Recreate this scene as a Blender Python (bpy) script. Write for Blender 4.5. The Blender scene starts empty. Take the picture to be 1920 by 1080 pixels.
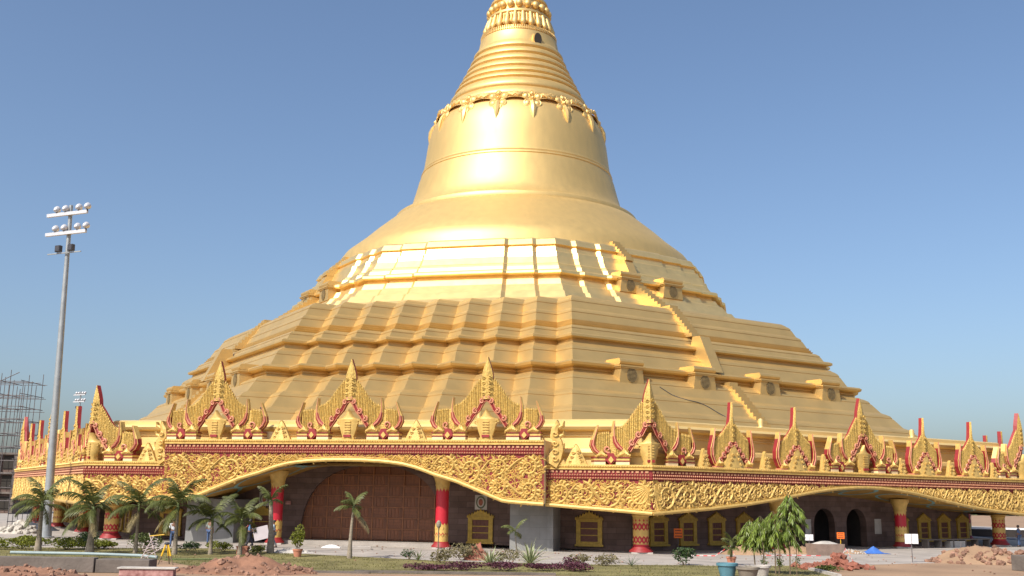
import bpy, bmesh, math, random
from mathutils import Vector, Matrix, noise
from mathutils.geometry import tessellate_polygon
R_ = math.radians
random.seed(7)
sc = bpy.context.scene
COL = sc.collection

# ------------------------------------------------------------------ camera
PSI = 0.16631974            # heading of the near corner of the octagonal base
CAMH = 3.4452
yaw, pit, roll = -0.003224186886, 0.202489787, 0.014831688
cam = bpy.data.cameras.new('camera'); co = bpy.data.objects.new('camera', cam); COL.objects.link(co)
cam.sensor_width = 36.0; cam.lens = 36.0*1903.5636/1920.0
cam.clip_start = 0.5; cam.clip_end = 6000
cy, sy, cp, sp = math.cos(yaw), math.sin(yaw), math.cos(pit), math.sin(pit)
rt0 = Vector((cy, -sy, 0)); fw0 = Vector((sy, cy, 0)); Z = Vector((0, 0, 1))
fwd = cp*fw0 + sp*Z; up0 = -sp*fw0 + cp*Z
c_, s_ = math.cos(roll), math.sin(roll)
rt = c_*rt0 + s_*up0; up = -s_*rt0 + c_*up0
co.matrix_world = Matrix(((rt.x, up.x, -fwd.x, 0), (rt.y, up.y, -fwd.y, -116.0), (rt.z, up.z, -fwd.z, CAMH), (0, 0, 0, 1)))
sc.camera = co

# ------------------------------------------------------------------ daylight
SUN_AZ, SUN_EL = R_(-37), R_(44)      # azimuth seen from the pagoda, measured from the camera direction
w = bpy.data.worlds.new('World'); sc.world = w; w.use_nodes = True
nt = w.node_tree; nt.nodes.clear()
sky = nt.nodes.new('ShaderNodeTexSky'); sky.sky_type = 'NISHITA'; sky.sun_disc = False
sky.sun_elevation = SUN_EL; sky.sun_rotation = math.pi - SUN_AZ
sky.altitude = 20; sky.air_density = 1.0; sky.dust_density = 2.9; sky.ozone_density = 3.6
bg = nt.nodes.new('ShaderNodeBackground'); bg.inputs[1].default_value = 0.131
ow = nt.nodes.new('ShaderNodeOutputWorld')
nt.links.new(sky.outputs[0], bg.inputs[0]); nt.links.new(bg.outputs[0], ow.inputs[0])
sl = bpy.data.lights.new('sun', 'SUN'); sl.energy = 4.2; sl.angle = R_(0.53); sl.color = (1.0, 0.93, 0.82)
so = bpy.data.objects.new('sun', sl); COL.objects.link(so)
sd = Vector((math.sin(SUN_AZ)*math.cos(SUN_EL), -math.cos(SUN_AZ)*math.cos(SUN_EL), math.sin(SUN_EL)))
so.rotation_euler = sd.to_track_quat('Z', 'Y').to_euler(); so.location = sd*120
sc.view_settings.view_transform = 'Standard'; sc.view_settings.look = 'None'
sc.view_settings.gamma = 1.0; sc.view_settings.use_curve_mapping = False
sc.view_settings.exposure = 0.3

# ------------------------------------------------------------------ materials
def mat(name, col, rough=0.6, metal=0.0, var=0.12, scale=3.0, bump=0.0, bscale=20.0, col2=None, island=0.0, detail=4.0, stretch=None, rvar=0.0, spec=None, trans=0.0):
    m = bpy.data.materials.new(name); m.use_nodes = True; t = m.node_tree; N = t.nodes; L = t.links
    b = N['Principled BSDF']; b.inputs['Roughness'].default_value = rough; b.inputs['Metallic'].default_value = metal
    if spec is not None: b.inputs['Specular IOR Level'].default_value = spec
    tc = N.new('ShaderNodeTexCoord'); src = tc.outputs['Object']
    if stretch:
        mp = N.new('ShaderNodeMapping'); mp.inputs['Scale'].default_value = stretch; L.new(src, mp.inputs[0]); src = mp.outputs[0]
    no = N.new('ShaderNodeTexNoise'); no.inputs['Scale'].default_value = scale; no.inputs['Detail'].default_value = detail; L.new(src, no.inputs['Vector'])
    cr = N.new('ShaderNodeValToRGB'); cr.color_ramp.elements[0].position = 0.3; cr.color_ramp.elements[1].position = 0.7
    a = [max(0, x*(1-var)) for x in col]; c = [min(1, x*(1+var)) for x in (col2 or col)]
    cr.color_ramp.elements[0].color = (*a, 1); cr.color_ramp.elements[1].color = (*c, 1)
    L.new(no.outputs['Fac'], cr.inputs[0]); outc = cr.outputs[0]
    if island:
        g = N.new('ShaderNodeNewGeometry'); mr = N.new('ShaderNodeMapRange'); mr.inputs[3].default_value = 1-island; mr.inputs[4].default_value = 1+island
        L.new(g.outputs['Random Per Island'], mr.inputs[0])
        hs = N.new('ShaderNodeHueSaturation'); L.new(outc, hs.inputs['Color']); L.new(mr.outputs[0], hs.inputs['Value']); outc = hs.outputs[0]
    L.new(outc, b.inputs['Base Color'])
    if rvar:
        m2 = N.new('ShaderNodeMapRange'); m2.inputs[3].default_value = rough-rvar; m2.inputs[4].default_value = rough+rvar
        L.new(no.outputs['Fac'], m2.inputs[0]); L.new(m2.outputs[0], b.inputs['Roughness'])
    if bump:
        n2 = N.new('ShaderNodeTexNoise'); n2.inputs['Scale'].default_value = bscale; n2.inputs['Detail'].default_value = 5; L.new(src, n2.inputs['Vector'])
        bp = N.new('ShaderNodeBump'); bp.inputs['Strength'].default_value = bump; bp.inputs['Distance'].default_value = 0.05
        L.new(n2.outputs['Fac'], bp.inputs['Height']); L.new(bp.outputs[0], b.inputs['Normal'])
    if trans:
        b.inputs['Subsurface Weight'].default_value = 0.0
        tr = N.new('ShaderNodeBsdfTranslucent'); L.new(outc, tr.inputs[0]); mx = N.new('ShaderNodeMixShader'); mx.inputs[0].default_value = trans
        L.new(b.outputs[0], mx.inputs[1]); L.new(tr.outputs[0], mx.inputs[2]); L.new(mx.outputs[0], N['Material Output'].inputs[0])
    return m
def masonry(name, c1, c2, mortar, bw, bh, rough=0.8, bump=0.4, stain=0.25, msize=0.012):
    # stone cladding: brick node on (x, z) of the object
    m = bpy.data.materials.new(name); m.use_nodes = True; t = m.node_tree; N = t.nodes; L = t.links
    b = N['Principled BSDF']; b.inputs['Roughness'].default_value = rough
    tc = N.new('ShaderNodeTexCoord'); sx = N.new('ShaderNodeSeparateXYZ'); L.new(tc.outputs['Object'], sx.inputs[0])
    cx = N.new('ShaderNodeCombineXYZ'); L.new(sx.outputs[0], cx.inputs[0]); L.new(sx.outputs[2], cx.inputs[1])
    br = N.new('ShaderNodeTexBrick'); L.new(cx.outputs[0], br.inputs['Vector'])
    br.inputs['Scale'].default_value = 1; br.inputs['Brick Width'].default_value = bw; br.inputs['Row Height'].default_value = bh
    br.inputs['Mortar Size'].default_value = msize; br.inputs['Color1'].default_value = (*c1, 1); br.inputs['Color2'].default_value = (*c2, 1); br.inputs['Mortar'].default_value = (*mortar, 1)
    no = N.new('ShaderNodeTexNoise'); no.inputs['Scale'].default_value = 1.3; no.inputs['Detail'].default_value = 6; L.new(tc.outputs['Object'], no.inputs['Vector'])
    mr = N.new('ShaderNodeMapRange'); mr.inputs[1].default_value = .3; mr.inputs[2].default_value = .7; mr.inputs[3].default_value = 1-stain; mr.inputs[4].default_value = 1+stain; L.new(no.outputs['Fac'], mr.inputs[0])
    hs = N.new('ShaderNodeHueSaturation'); L.new(br.outputs['Color'], hs.inputs['Color']); L.new(mr.outputs[0], hs.inputs['Value']); L.new(hs.outputs[0], b.inputs['Base Color'])
    bp = N.new('ShaderNodeBump'); bp.inputs['Strength'].default_value = bump; bp.inputs['Distance'].default_value = 0.02; bp.invert = True
    L.new(br.outputs['Fac'], bp.inputs['Height']); L.new(bp.outputs[0], b.inputs['Normal'])
    return m
M = {}
M['gold'] = mat('gold_paint', (0.58, 0.40, 0.158), 0.48, 0.62, 0.06, 0.6, 0.03, 3.0, rvar=0.05, detail=8)
M['goldpol'] = mat('polished_gold_leaf', (0.86, 0.63, 0.27), 0.40, 0.78, 0.05, 1.3, 0.05, 3.5, rvar=0.05, detail=8)
M['goldbell'] = mat('gold_leaf', (0.74, 0.52, 0.205), 0.53, 0.72, 0.035, 1.6, 0.02, 6.0, rvar=0.05, detail=10, stretch=(1, 1, .3))
M['goldlit'] = mat('sunlit_gold_paint', (0.76, 0.55, 0.22), 0.45, 0.35, 0.06, 0.5, 0.1, 3)  # same gold paint, sunlight on the base wall put into a lighter colour
M['relief'] = mat('carved_gold', (0.60, 0.395, 0.115), 0.5, 0.2, 0.15, 3.0, 0.25, 14, island=0.12)
M['reed'] = mat('beaded_gold', (0.53, 0.35, 0.09), 0.5, 0.25, 0.28, 9.0, 0.9, 13, island=0.12)
M['red'] = mat('red_paint', (0.27, 0.02, 0.022), 0.55, 0.0, 0.15, 2.0, 0.1, 10)
M['darkred'] = mat('deep_red_paint', (0.20, 0.014, 0.015), 0.55, 0.0, 0.15, 2.0)
M['colred'] = mat('column_red', (0.50, 0.018, 0.035), 0.42, 0.0, 0.08, 1.0)
M['dentil'] = mat('dentil_gold', (0.50, 0.25, 0.13), 0.55, 0.1, 0.15, 4.0)
M['pink'] = mat('salmon_edge', (0.55, 0.22, 0.13), 0.5, 0.0, 0.12, 4.0)
M['cream'] = mat('cream_plinth', (0.74, 0.58, 0.34), 0.6, 0.0, 0.1, 2.0)
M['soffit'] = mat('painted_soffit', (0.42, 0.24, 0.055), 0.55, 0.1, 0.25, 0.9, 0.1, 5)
M['turq'] = mat('turquoise_band', (0.22, 0.40, 0.40), 0.6, 0.0, 0.15, 3.0)
M['stone'] = masonry('brown_stone', (0.10, 0.062, 0.05), (0.145, 0.094, 0.08), (0.065, 0.043, 0.038), 1.15, 0.38)
M['greystone'] = masonry('grey_stone', (0.20, 0.20, 0.195), (0.23, 0.23, 0.225), (0.165, 0.165, 0.16), 1.4, 0.75, stain=.12, bump=.15)
M['teak'] = mat('teak_board', (0.15, 0.052, 0.020), 0.55, 0, 0.3, 2.0, 0.2, 8, stretch=(6, 6, .6), island=.2)
M['teakframe'] = mat('teak_frame', (0.24, 0.088, 0.028), 0.5, 0, 0.25, 2.0, 0.2, 8)
M['winyellow'] = mat('window_yellow', (0.40, 0.26, 0.035), 0.5, 0.15, 0.2, 5.0, 0.4, 12)
M['shutter'] = mat('shutter_brown', (0.13, 0.045, 0.028), 0.6, 0, 0.25, 6.0)
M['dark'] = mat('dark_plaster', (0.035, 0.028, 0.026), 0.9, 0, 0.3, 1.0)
M['grille'] = mat('vent_metal', (0.34, 0.26, 0.13), 0.6, .2, 0.2, 4.0)
M['hole'] = mat('dark_vent', (0.03, 0.025, 0.02), 0.9)
M['pave'] = mat('concrete_pavement', (0.355, 0.32, 0.285), 0.9, 0, 0.22, 0.6, 0.3, 6, detail=8)
M['earth'] = mat('sandy_earth', (0.31, 0.20, 0.122), 0.95, 0, 0.2, 0.25, 0.6, 3, detail=9)
M['soil'] = mat('red_soil', (0.235, 0.118, 0.072), 0.95, 0, 0.28, 1.6, 0.8, 7, detail=9)
M['rock'] = mat('soil_clod', (0.25, 0.14, 0.095), 0.95, 0, 0.3, 3, 0.6, 9, island=.3)
M['lawn'] = mat('dry_lawn', (0.145, 0.125, 0.038), 0.95, 0, 0.32, 0.5, 0.5, 9, col2=(0.19, 0.165, 0.06), detail=9)
M['blade'] = mat('grass_blade', (0.15, 0.145, 0.04), 0.8, 0, 0.3, 1.2, island=.35, trans=.3)
M['trunk'] = mat('palm_trunk', (0.27, 0.225, 0.17), 0.9, 0, 0.25, 3, 0.5, 14, stretch=(1, 1, 5))
M['shaft'] = mat('palm_green_shaft', (0.12, 0.16, 0.05), 0.6, 0, 0.2, 3)
M['frond'] = mat('palm_frond', (0.105, 0.12, 0.028), 0.55, 0, 0.3, 1.5, island=.35, trans=.25)
M['fronddry'] = mat('dry_frond', (0.24, 0.19, 0.085), 0.7, 0, 0.3, 1.5, island=.3, trans=.2)
M['leaf'] = mat('hedge_leaf', (0.085, 0.115, 0.022), 0.6, 0, 0.3, 1.5, island=.4, trans=.25)
M['yleaf'] = mat('yellow_green_leaf', (0.20, 0.22, 0.025), 0.6, 0, 0.3, 1.5, island=.35, trans=.3)
M['dleaf'] = mat('dark_leaf', (0.05, 0.09, 0.025), 0.55, 0, 0.3, 1.5, island=.4, trans=.25)
M['paleleaf'] = mat('pale_drooping_leaf', (0.15, 0.22, 0.035), 0.42, 0, 0.3, 1.2, col2=(0.23, 0.30, 0.05), island=.45, trans=.3)
M['aleaf'] = mat('drooping_leaf', (0.12, 0.18, 0.032), 0.42, 0, 0.3, 1.2, col2=(0.19, 0.26, 0.045), island=.45, trans=.3)
M['purple'] = mat('purple_leaf', (0.105, 0.03, 0.048), 0.6, 0, 0.3, 2, island=.45, trans=.2)
M['dryleaf'] = mat('olive_dry_leaf', (0.20, 0.17, 0.08), 0.7, 0, 0.3, 2, island=.4, trans=.2)
M['agave'] = mat('agave_green', (0.15, 0.20, 0.075), 0.5, 0, 0.2, 2, trans=.15)
M['agavecream'] = mat('agave_cream', (0.55, 0.55, 0.34), 0.5, 0, 0.12, 2, trans=.15)
M['stem'] = mat('stem_brown', (0.17, 0.125, 0.08), 0.85, 0, 0.2, 4)
M['concrete'] = mat('rough_concrete', (0.14, 0.118, 0.102), 0.95, 0, 0.25, 1.2, 0.5, 9, detail=9)
M['palecon'] = mat('pale_concrete', (0.45, 0.42, 0.38), 0.9, 0, 0.2, 1.5, 0.3, 9)
M['pipe'] = mat('blue_grey_pipe', (0.24, 0.31, 0.32), 0.5, 0, 0.1, 2)
M['steel'] = mat('galvanised_steel', (0.30, 0.32, 0.33), 0.5, .3, 0.12, 2)
M['lampwhite'] = mat('lamp_shell', (0.58, 0.58, 0.6), 0.35, .3, 0.06, 4)
M['lampdark'] = mat('lamp_dark', (0.05, 0.05, 0.06), 0.4, .2, 0.1, 4)
M['rusthaze'] = mat('hazed_pole', (0.17, 0.15, 0.15), 0.8, .2, 0.3, 1)  # rusty poles, colour lightened and greyed to stand for distance haze
M['darkbrick'] = masonry('raw_brick', (0.12, 0.075, 0.06), (0.16, 0.10, 0.08), (0.11, 0.09, 0.08), .5, .2, stain=.4)
M['terra'] = mat('terracotta', (0.48, 0.20, 0.125), 0.8, 0, 0.12, 4)
M['bluepot'] = mat('teal_pot', (0.085, 0.215, 0.27), 0.6, 0, 0.12, 3)
M['brownpot'] = mat('grey_brown_pot', (0.20, 0.175, 0.14), 0.8, 0, 0.15, 3)
M['orange'] = mat('orange_board', (0.85, 0.17, 0.015), 0.6, 0, 0.05, 2)
M['white'] = mat('white_board', (0.80, 0.79, 0.80), 0.6, 0, 0.05, 3)
M['ink'] = mat('sign_ink', (0.12, 0.04, 0.03), 0.7)
M['yellow'] = mat('tripod_yellow', (0.70, 0.42, 0.02), 0.5, 0, 0.1, 3)
M['ribbon'] = mat('white_tape', (0.55, 0.47, 0.46), 0.6, 0, 0.08, 4)
M['tapered'] = mat('red_tape', (0.62, 0.08, 0.08), 0.6, 0, 0.08, 4)
M['tarp'] = mat('blue_tarpaulin', (0.05, 0.15, 0.48), 0.5, 0, 0.15, 3)
M['brick'] = mat('broken_brick', (0.27, 0.10, 0.065), 0.9, 0, 0.3, 3, 0.4, 10, island=.25)
M['skin'] = mat('skin', (0.20, 0.10, 0.06), 0.6, 0, 0.08, 4)
M['hair'] = mat('black_hair', (0.012, 0.010, 0.009), 0.5)
M['board'] = mat('pale_board', (0.60, 0.54, 0.55), 0.7, 0, 0.06, 2)
M['dust'] = mat('dusty_brown', (0.24, 0.17, 0.135), 0.9, 0, 0.2, 2, 0.3, 9)
M['sack'] = mat('sack_cloth', (0.42, 0.39, 0.34), 0.9, 0, 0.2, 2, 0.3, 9, island=.25)
M['redwall'] = mat('weathered_red_wall', (0.30, 0.11, 0.10), 0.9, 0, 0.3, 4, 0.3, 9, col2=(.38, .22, .2))
M['darkgrey'] = mat('dark_cloth', (0.04, 0.045, 0.06), 0.8, 0, 0.3, 3)
M['fartree'] = mat('far_tree_leaf', (0.06, 0.085, 0.035), 0.8, 0, 0.35, 0.5, island=.35)
M['medal'] = mat('medallion_green', (0.10, 0.12, 0.07), 0.6)

# ------------------------------------------------------------------ mesh helper
class MB:
    def __init__(s): s.v = []; s.f = []; s.m = []
    def add(s, vs, fs, mi=0):
        o = len(s.v); s.v += [tuple(x) for x in vs]; s.f += [tuple(i+o for i in f) for f in fs]; s.m += [mi]*len(fs)
    def box(s, c, d, mi=0, rz=0.0, mat_=None):
        x, y, z = d[0]/2, d[1]/2, d[2]/2
        vs = [Vector((i*x, j*y, k*z)) for k in (-1, 1) for j in (-1, 1) for i in (-1, 1)]
        if mat_ is not None: vs = [mat_ @ v for v in vs]
        elif rz: 
            r = Matrix.Rotation(rz, 3, 'Z'); vs = [r @ v for v in vs]
        c = Vector(c); s.add([v+c for v in vs], [(0, 2, 3, 1), (4, 5, 7, 6), (0, 1, 5, 4), (2, 6, 7, 3), (0, 4, 6, 2), (1, 3, 7, 5)], mi)
    def tube(s, pts, rad, n=6, mi=0, cap=True):
        pts = [Vector(p) for p in pts]; 
        if not hasattr(rad, '__len__'): rad = [rad]*len(pts)
        rings = []; prev = None
        for i, p in enumerate(pts):
            t = (pts[min(i+1, len(pts)-1)]-pts[max(i-1, 0)]);
            if t.length < 1e-9: t = Vector((0, 0, 1))
            t.normalize()
            if prev is None:
                a = Vector((0, 0, 1)) if abs(t.z) < .9 else Vector((1, 0, 0))
                u = t.cross(a).normalized()
            else:
                u = prev - t*prev.dot(t)
                u = u.normalized() if u.length > 1e-6 else t.orthogonal().normalized()
            prev = u; v = t.cross(u)
            rings.append([p+(u*math.cos(2*math.pi*k/n)+v*math.sin(2*math.pi*k/n))*rad[i] for k in range(n)])
        vs = [q for r in rings for q in r]; fs = []
        for i in range(len(pts)-1):
            for k in range(n): fs.append((i*n+k, i*n+(k+1) % n, (i+1)*n+(k+1) % n, (i+1)*n+k))
        if cap: fs.append(tuple(range(n-1, -1, -1))); fs.append(tuple((len(pts)-1)*n+k for k in range(n)))
        s.add(vs, fs, mi)
    def lathe(s, prof, n=24, mi=0, c=(0, 0, 0), a0=0.0, sx=1.0, sy=1.0, cap=True):
        vs = []; fs = []
        for r, z in prof:
            for k in range(n):
                a = a0+2*math.pi*k/n; vs.append((c[0]+r*math.cos(a)*sx, c[1]+r*math.sin(a)*sy, c[2]+z))
        for i in range(len(prof)-1):
            for k in range(n): fs.append((i*n+k, i*n+(k+1) % n, (i+1)*n+(k+1) % n, (i+1)*n+k))
        if cap: fs.append(tuple(range(n-1, -1, -1))); fs.append(tuple((len(prof)-1)*n+k for k in range(n)))
        s.add(vs, fs, mi)
    def prism(s, poly, y0, y1, mi=0, side=None, holes=(), fn=None, ridge=None):
        # polygon in (x,z), extruded from y0 (front, outward negative) to y1
        fn = fn or (lambda x, y, z: (x, y, z))
        loops = [list(poly)]+[list(h) for h in holes]
        pts = [p for l in loops for p in l]; n = len(pts)
        tri = tessellate_polygon([[Vector((p[0], p[1], 0)) for p in l] for l in loops])
        vs = [fn(p[0], y0, p[1]) for p in pts]+[fn(p[0], y1, p[1]) for p in pts]
        def ar(t): 
            a, b, c = [pts[i] for i in t]; return (b[0]-a[0])*(c[1]-a[1])-(c[0]-a[0])*(b[1]-a[1])
        f1 = [tuple(t) if ar(t) > 0 else tuple(reversed(t)) for t in tri]
        s.add(vs, f1, mi); o = len(s.v)-len(vs)
        s.f += [tuple(o+n+i for i in reversed(t)) for t in f1]; s.m += [side if side is not None else mi]*len(f1)
        k = 0
        for l in loops:
            m_ = len(l); A = sum(l[i][0]*l[(i+1) % m_][1]-l[(i+1) % m_][0]*l[i][1] for i in range(m_))
            for i in range(m_):
                a, b = o+k+i, o+k+(i+1) % m_
                ccw = A > 0 if l is loops[0] else A > 0
                q = (b, a, a+n, b+n) if ccw else (a, b, b+n, a+n)
                if l is not loops[0]: q = tuple(reversed(q)) if A > 0 else q
                s.f.append(q); s.m.append(side if side is not None else mi)
            k += m_
    def strip(s, rows, mi=0, close=False):
        n = len(rows[0]); vs = [p for r in rows for p in r]; fs = []
        for i in range(len(rows)-1):
            for k in range(n if close else n-1): fs.append((i*n+k, i*n+(k+1) % n, (i+1)*n+(k+1) % n, (i+1)*n+k))
        s.add(vs, fs, mi)
    def mesh(s, name, mats, smooth=None):
        me = bpy.data.meshes.new(name); me.from_pydata(s.v, [], s.f)
        if not isinstance(mats, (list, tuple)): mats = [mats]
        for m_ in mats: me.materials.append(M[m_])
        if len(mats) > 1: me.polygons.foreach_set('material_index', s.m)
        if smooth is not None:
            me.polygons.foreach_set('use_smooth', [True]*len(me.polygons)); me.set_sharp_from_angle(angle=R_(smooth))
        me.update(); return me
    def build(s, name, mats, parent=None, smooth=None, loc=None, rz=None):
        return put(name, s.mesh(name, mats, smooth), parent, loc, rz)
def put(name, me, parent=None, loc=None, rz=None):
    o = bpy.data.objects.new(name, me); COL.objects.link(o)
    if parent: o.parent = parent
    if loc is not None: o.location = loc
    if rz is not None: o.rotation_euler = (0, 0, rz)
    return o
def tag(o, label=None, cat=None, group=None, kind=None):
    if label: o['label'] = label
    if cat: o['category'] = cat
    if group: o['group'] = group
    if kind: o['kind'] = kind
    return o
def thing(name, label, cat, loc=(0, 0, 0), rz=0.0, group=None):
    o = bpy.data.objects.new(name, None); COL.objects.link(o); o.location = loc; o.rotation_euler = (0, 0, rz); o.empty_display_size = .3
    return tag(o, label, cat, group)
def copy_tree(o, parent=None, loc=None, rz=None):
    c = o.copy(); COL.objects.link(c)
    if parent: c.parent = parent
    if loc is not None: c.location = loc
    if rz is not None: c.rotation_euler = (0, 0, rz)
    for ch in list(o.children): copy_tree(ch, c)
    return c

# ------------------------------------------------------------------ ground
def sheet(name, poly, z, m, kind='structure'):
    mb = MB(); tri = tessellate_polygon([[Vector((x, y, 0)) for x, y in poly]])
    fs = []
    for t in tri:
        a, b, c = [poly[i] for i in t]; A = (b[0]-a[0])*(c[1]-a[1])-(c[0]-a[0])*(b[1]-a[1]); fs.append(tuple(t) if A > 0 else tuple(reversed(t)))
    mb.add([(x, y, z) for x, y in poly], fs); return tag(mb.build(name, m), kind=kind)
sheet('ground', [(-2500, -2500), (2500, -2500), (2500, 2500), (-2500, 2500)], 0.0, 'earth')
PLAZA = [(-95, -20), (-70, -46), (-30, -52.5), (-25.5, -52.4), (-18.6, -50.6), (-11, -55.7), (-3.7, -59.7), (2.5, -60.9), (9.7, -60.2), (12.2, -60.4), (18.8, -58.1), (22.6, -55.9), (26.5, -54.0), (31.6, -51.3), (60, -38), (90, 0), (60, 75), (-60, 75), (-95, 20)]
sheet('dark_ground', [(47.5, -34), (75, -52), (95, -10), (49.5, -1)], 0.009, 'darkgrey')  # dark sheet laid over the ground beyond the right arcade
sheet('pavement', PLAZA, 0.004, 'pave')
LAWN = [(-60, -49), (-30, -52.56), (-25.5, -52.46), (-18.6, -50.66), (-11, -55.76), (-3.7, -59.76), (2.5, -60.96), (9.7, -60.26), (12.2, -60.46), (15.3, -59.2), (15.0, -67.5), (8.3, -68.6), (2.0, -68.9), (-7.6, -69.3), (-14, -68), (-17.9, -62.4), (-25, -62.9), (-60, -66)]
sheet('lawn', LAWN, 0.006, 'lawn')
def inside(poly, x, y):
    r = False; j = len(poly)-1
    for i in range(len(poly)):
        if (poly[i][1] > y) != (poly[j][1] > y) and x < (poly[j][0]-poly[i][0])*(y-poly[i][1])/(poly[j][1]-poly[i][1])+poly[i][0]: r = not r
        j = i
    return r
mb = MB(); rg = random.Random(3)
for i in range(26000):
    x = rg.uniform(-31, 16); y = rg.uniform(-69.3, -50.6)
    if not inside(LAWN, x, y): continue
    if noise.noise(Vector((x*.35, y*.35, 3.0))) < rg.uniform(-.55, .25): continue
    a = rg.uniform(0, 6.28); h = rg.uniform(.03, .09); wd = .018; dx, dy = math.cos(a), math.sin(a)
    mb.add([(x-dx*wd, y-dy*wd, .004), (x+dx*wd, y+dy*wd, .004), (x-dy*h*.5, y+dx*h*.5, h)], [(0, 1, 2)])
tag(mb.build('grass', 'blade'), 'short dry grass covering the lawn', 'grass', kind='stuff')

# ------------------------------------------------------------------ pagoda
T225 = math.tan(math.pi/8); AP = 48.468            # apothem of the eaves
pag = thing('pagoda', 'huge golden pagoda with stepped terraces, bell dome and carved red and gold eaves', 'pagoda')
def beta(k): return PSI+math.pi/8+k*math.pi/4
def redent(a, wv, n=8):
    d = (a-wv)/n; q = [(a, wv)]
    for i in range(n): q += [(a-(i+1)*d, wv+i*d), (a-(i+1)*d, wv+(i+1)*d)]
    out = []
    for r in range(4):
        c, s = round(math.cos(r*math.pi/2)), round(math.sin(r*math.pi/2)); out += [(x*c-y*s, x*s+y*c) for x, y in q]
    return out            # +x is the outward normal of one square side
def rot2(pts, a):
    c, s = math.cos(a), math.sin(a); return [(x*c-y*s, x*s+y*c) for x, y in pts]
NRM0 = math.atan2(-math.cos(beta(0)), math.sin(beta(0)))   # world angle of the right-hand face normal
def w_of(z):             # half width of the flat sides of the lower terrace
    t = (z-8.9)/(20.22-8.9); return 19.5+(12.36-19.5)*t
def ledges(z0, a0, z1, a1, n):
    # a battered slope broken by soft swelling steps: steep faces with shallow rounded tops
    out = []
    for i in range(n+1):
        zb, ab = z0+(z1-z0)*i/(n+1), a0+(a1-a0)*i/(n+1); h, d = (z1-z0)/(n+1), (a1-a0)/(n+1)
        out += [(zb, ab), (zb+h*.55, ab+d*.42), (zb+h*.56, ab+d*.42-.045), (zb+h*.61, ab+d*.46-.045), (zb+h*.62, ab+d*.47), (zb+h*.75, ab+d*.57), (zb+h*.86, ab+d*.74), (zb+h*.94, ab+d*.92)]
    return out+[(z1, a1)]
LOW = ledges(8.7, 39.25, 12.95, 34.75, 2)+[(13.0, 34.42), (13.16, 34.36), (13.2, 34.48), (13.3, 34.44), (13.42, 34.36),
       (13.46, 34.72), (13.56, 34.9), (13.74, 34.95), (13.88, 34.8), (13.95, 34.45), (13.98, 34.05)]+ledges(14.02, 33.95, 15.6, 32.75, 0)+[(15.64, 32.55), (15.98, 32.42),
       (16.02, 32.72), (16.12, 32.88), (16.3, 32.86), (16.42, 32.65), (16.46, 32.35)]+ledges(16.5, 32.25, 17.22, 31.7, 0)+[(17.25, 31.62), (17.28, 31.42), (17.42, 31.48), (17.46, 31.3), (17.6, 31.34), (17.64, 31.16), (17.8, 31.2), (17.84, 31.02)]+ledges(17.9, 31.0, 20.1, 29.4, 1)+[(20.3, 29.1), (20.42, 27.2)]
rows = []
alin = lambda z: 39.05+(28.9-39.05)*(z-8.9)/(20.22-8.9)
for z, a in LOW:
    rows.append([(x, y, z) for x, y in rot2(redent(a, w_of(z)+.85*(a-alin(z))), NRM0)])
mb = MB(); mb.strip(rows, close=True); low = mb.build('lower_terrace', 'gold', pag)
def redoct(a, n_=0.32):
    tp = a*T225; out = []
    for k in range(8):
        t1, t2 = tp-5.0*a/21.2, tp-2.4*a/21.2; D = [a, a-n_, a-2*n_]; tc = D[2]*T225
        half = [(t1, D[0]), (t1+n_, D[1]), (t2, D[1]), (t2+n_, D[2])]
        seq = [(-t, d) for t, d in reversed(half)]+half+[(tc, D[2])]
        an = NRM0+k*math.pi/4
        out += [(d*math.cos(an)-t*math.sin(an), d*math.sin(an)+t*math.cos(an)) for t, d in seq]
    return out
UPP = [(20.3, 26.9), (20.9, 26.3), (21.0, 25.9), (21.7, 25.35), (21.8, 24.95), (22.5, 24.4), (22.6, 24.1), (23.2, 23.75), (23.28, 23.4), (23.55, 23.35),
       (23.6, 23.85), (23.72, 24.02), (23.95, 24.0), (24.08, 23.8), (24.12, 23.3), (24.6, 23.05), (24.65, 22.85), (24.85, 22.85), (24.95, 22.65), (25.7, 22.2), (26.2, 22.05), (26.3, 21.8), (26.9, 21.55), (27.0, 21.75), (27.6, 21.4), (27.75, 21.2), (27.8, 19.0)]
mb = MB(); mb.strip([[(x, y, z) for x, y in redoct(a)] for z, a in UPP], close=True); upp = mb.build('upper_terrace', 'goldpol', pag)
# bell and spire
BELL = [(20.7, 27.7), (20.55, 28.3), (20.4, 28.9), (19.87, 29.67), (18.2, 31.04), (16.8, 32.35), (15.45, 33.5), (14.55, 34.25), (14.3, 34.32), (14.32, 34.55), (14.2, 34.82), (13.85, 34.98), (13.45, 35.05), (12.95, 35.5),
        (12.35, 36.4), (11.95, 37.8), (11.6, 39.2), (11.32, 40.0), (11.38, 40.1), (11.32, 40.28), (11.2, 40.32), (11.24, 40.5), (11.18, 40.66), (11.1, 40.7), (10.98, 41.5), (10.84, 42.57), (10.66, 44.0), (10.38, 45.3), (9.95, 46.25), (9.5, 46.95), (9.1, 47.45), (8.9, 47.7)]
mb = MB(); mb.lathe(BELL, 128, cap=False); bell = mb.build('bell', 'goldbell', pag, 32)
SP = [(8.9, 47.65)]
cuts = [(47.7, 8.85), (49.0, 8.25), (50.35, 7.65), (51.2, 7.2), (52.1, 6.78), (53.1, 6.28), (54.1, 5.85), (55.1, 5.45), (56.2, 5.05)]
for i in range(len(cuts)-1):
    (z0, r0), (z1, r1) = cuts[i], cuts[i+1]; h = z1-z0
    for t, o in ((.02, -.12), (.1, .02), (.25, .16), (.45, .2), (.65, .14), (.85, .03), (.96, -.03)): SP.append((r0+(r1-r0)*t+o, z0+h*t))
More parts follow.
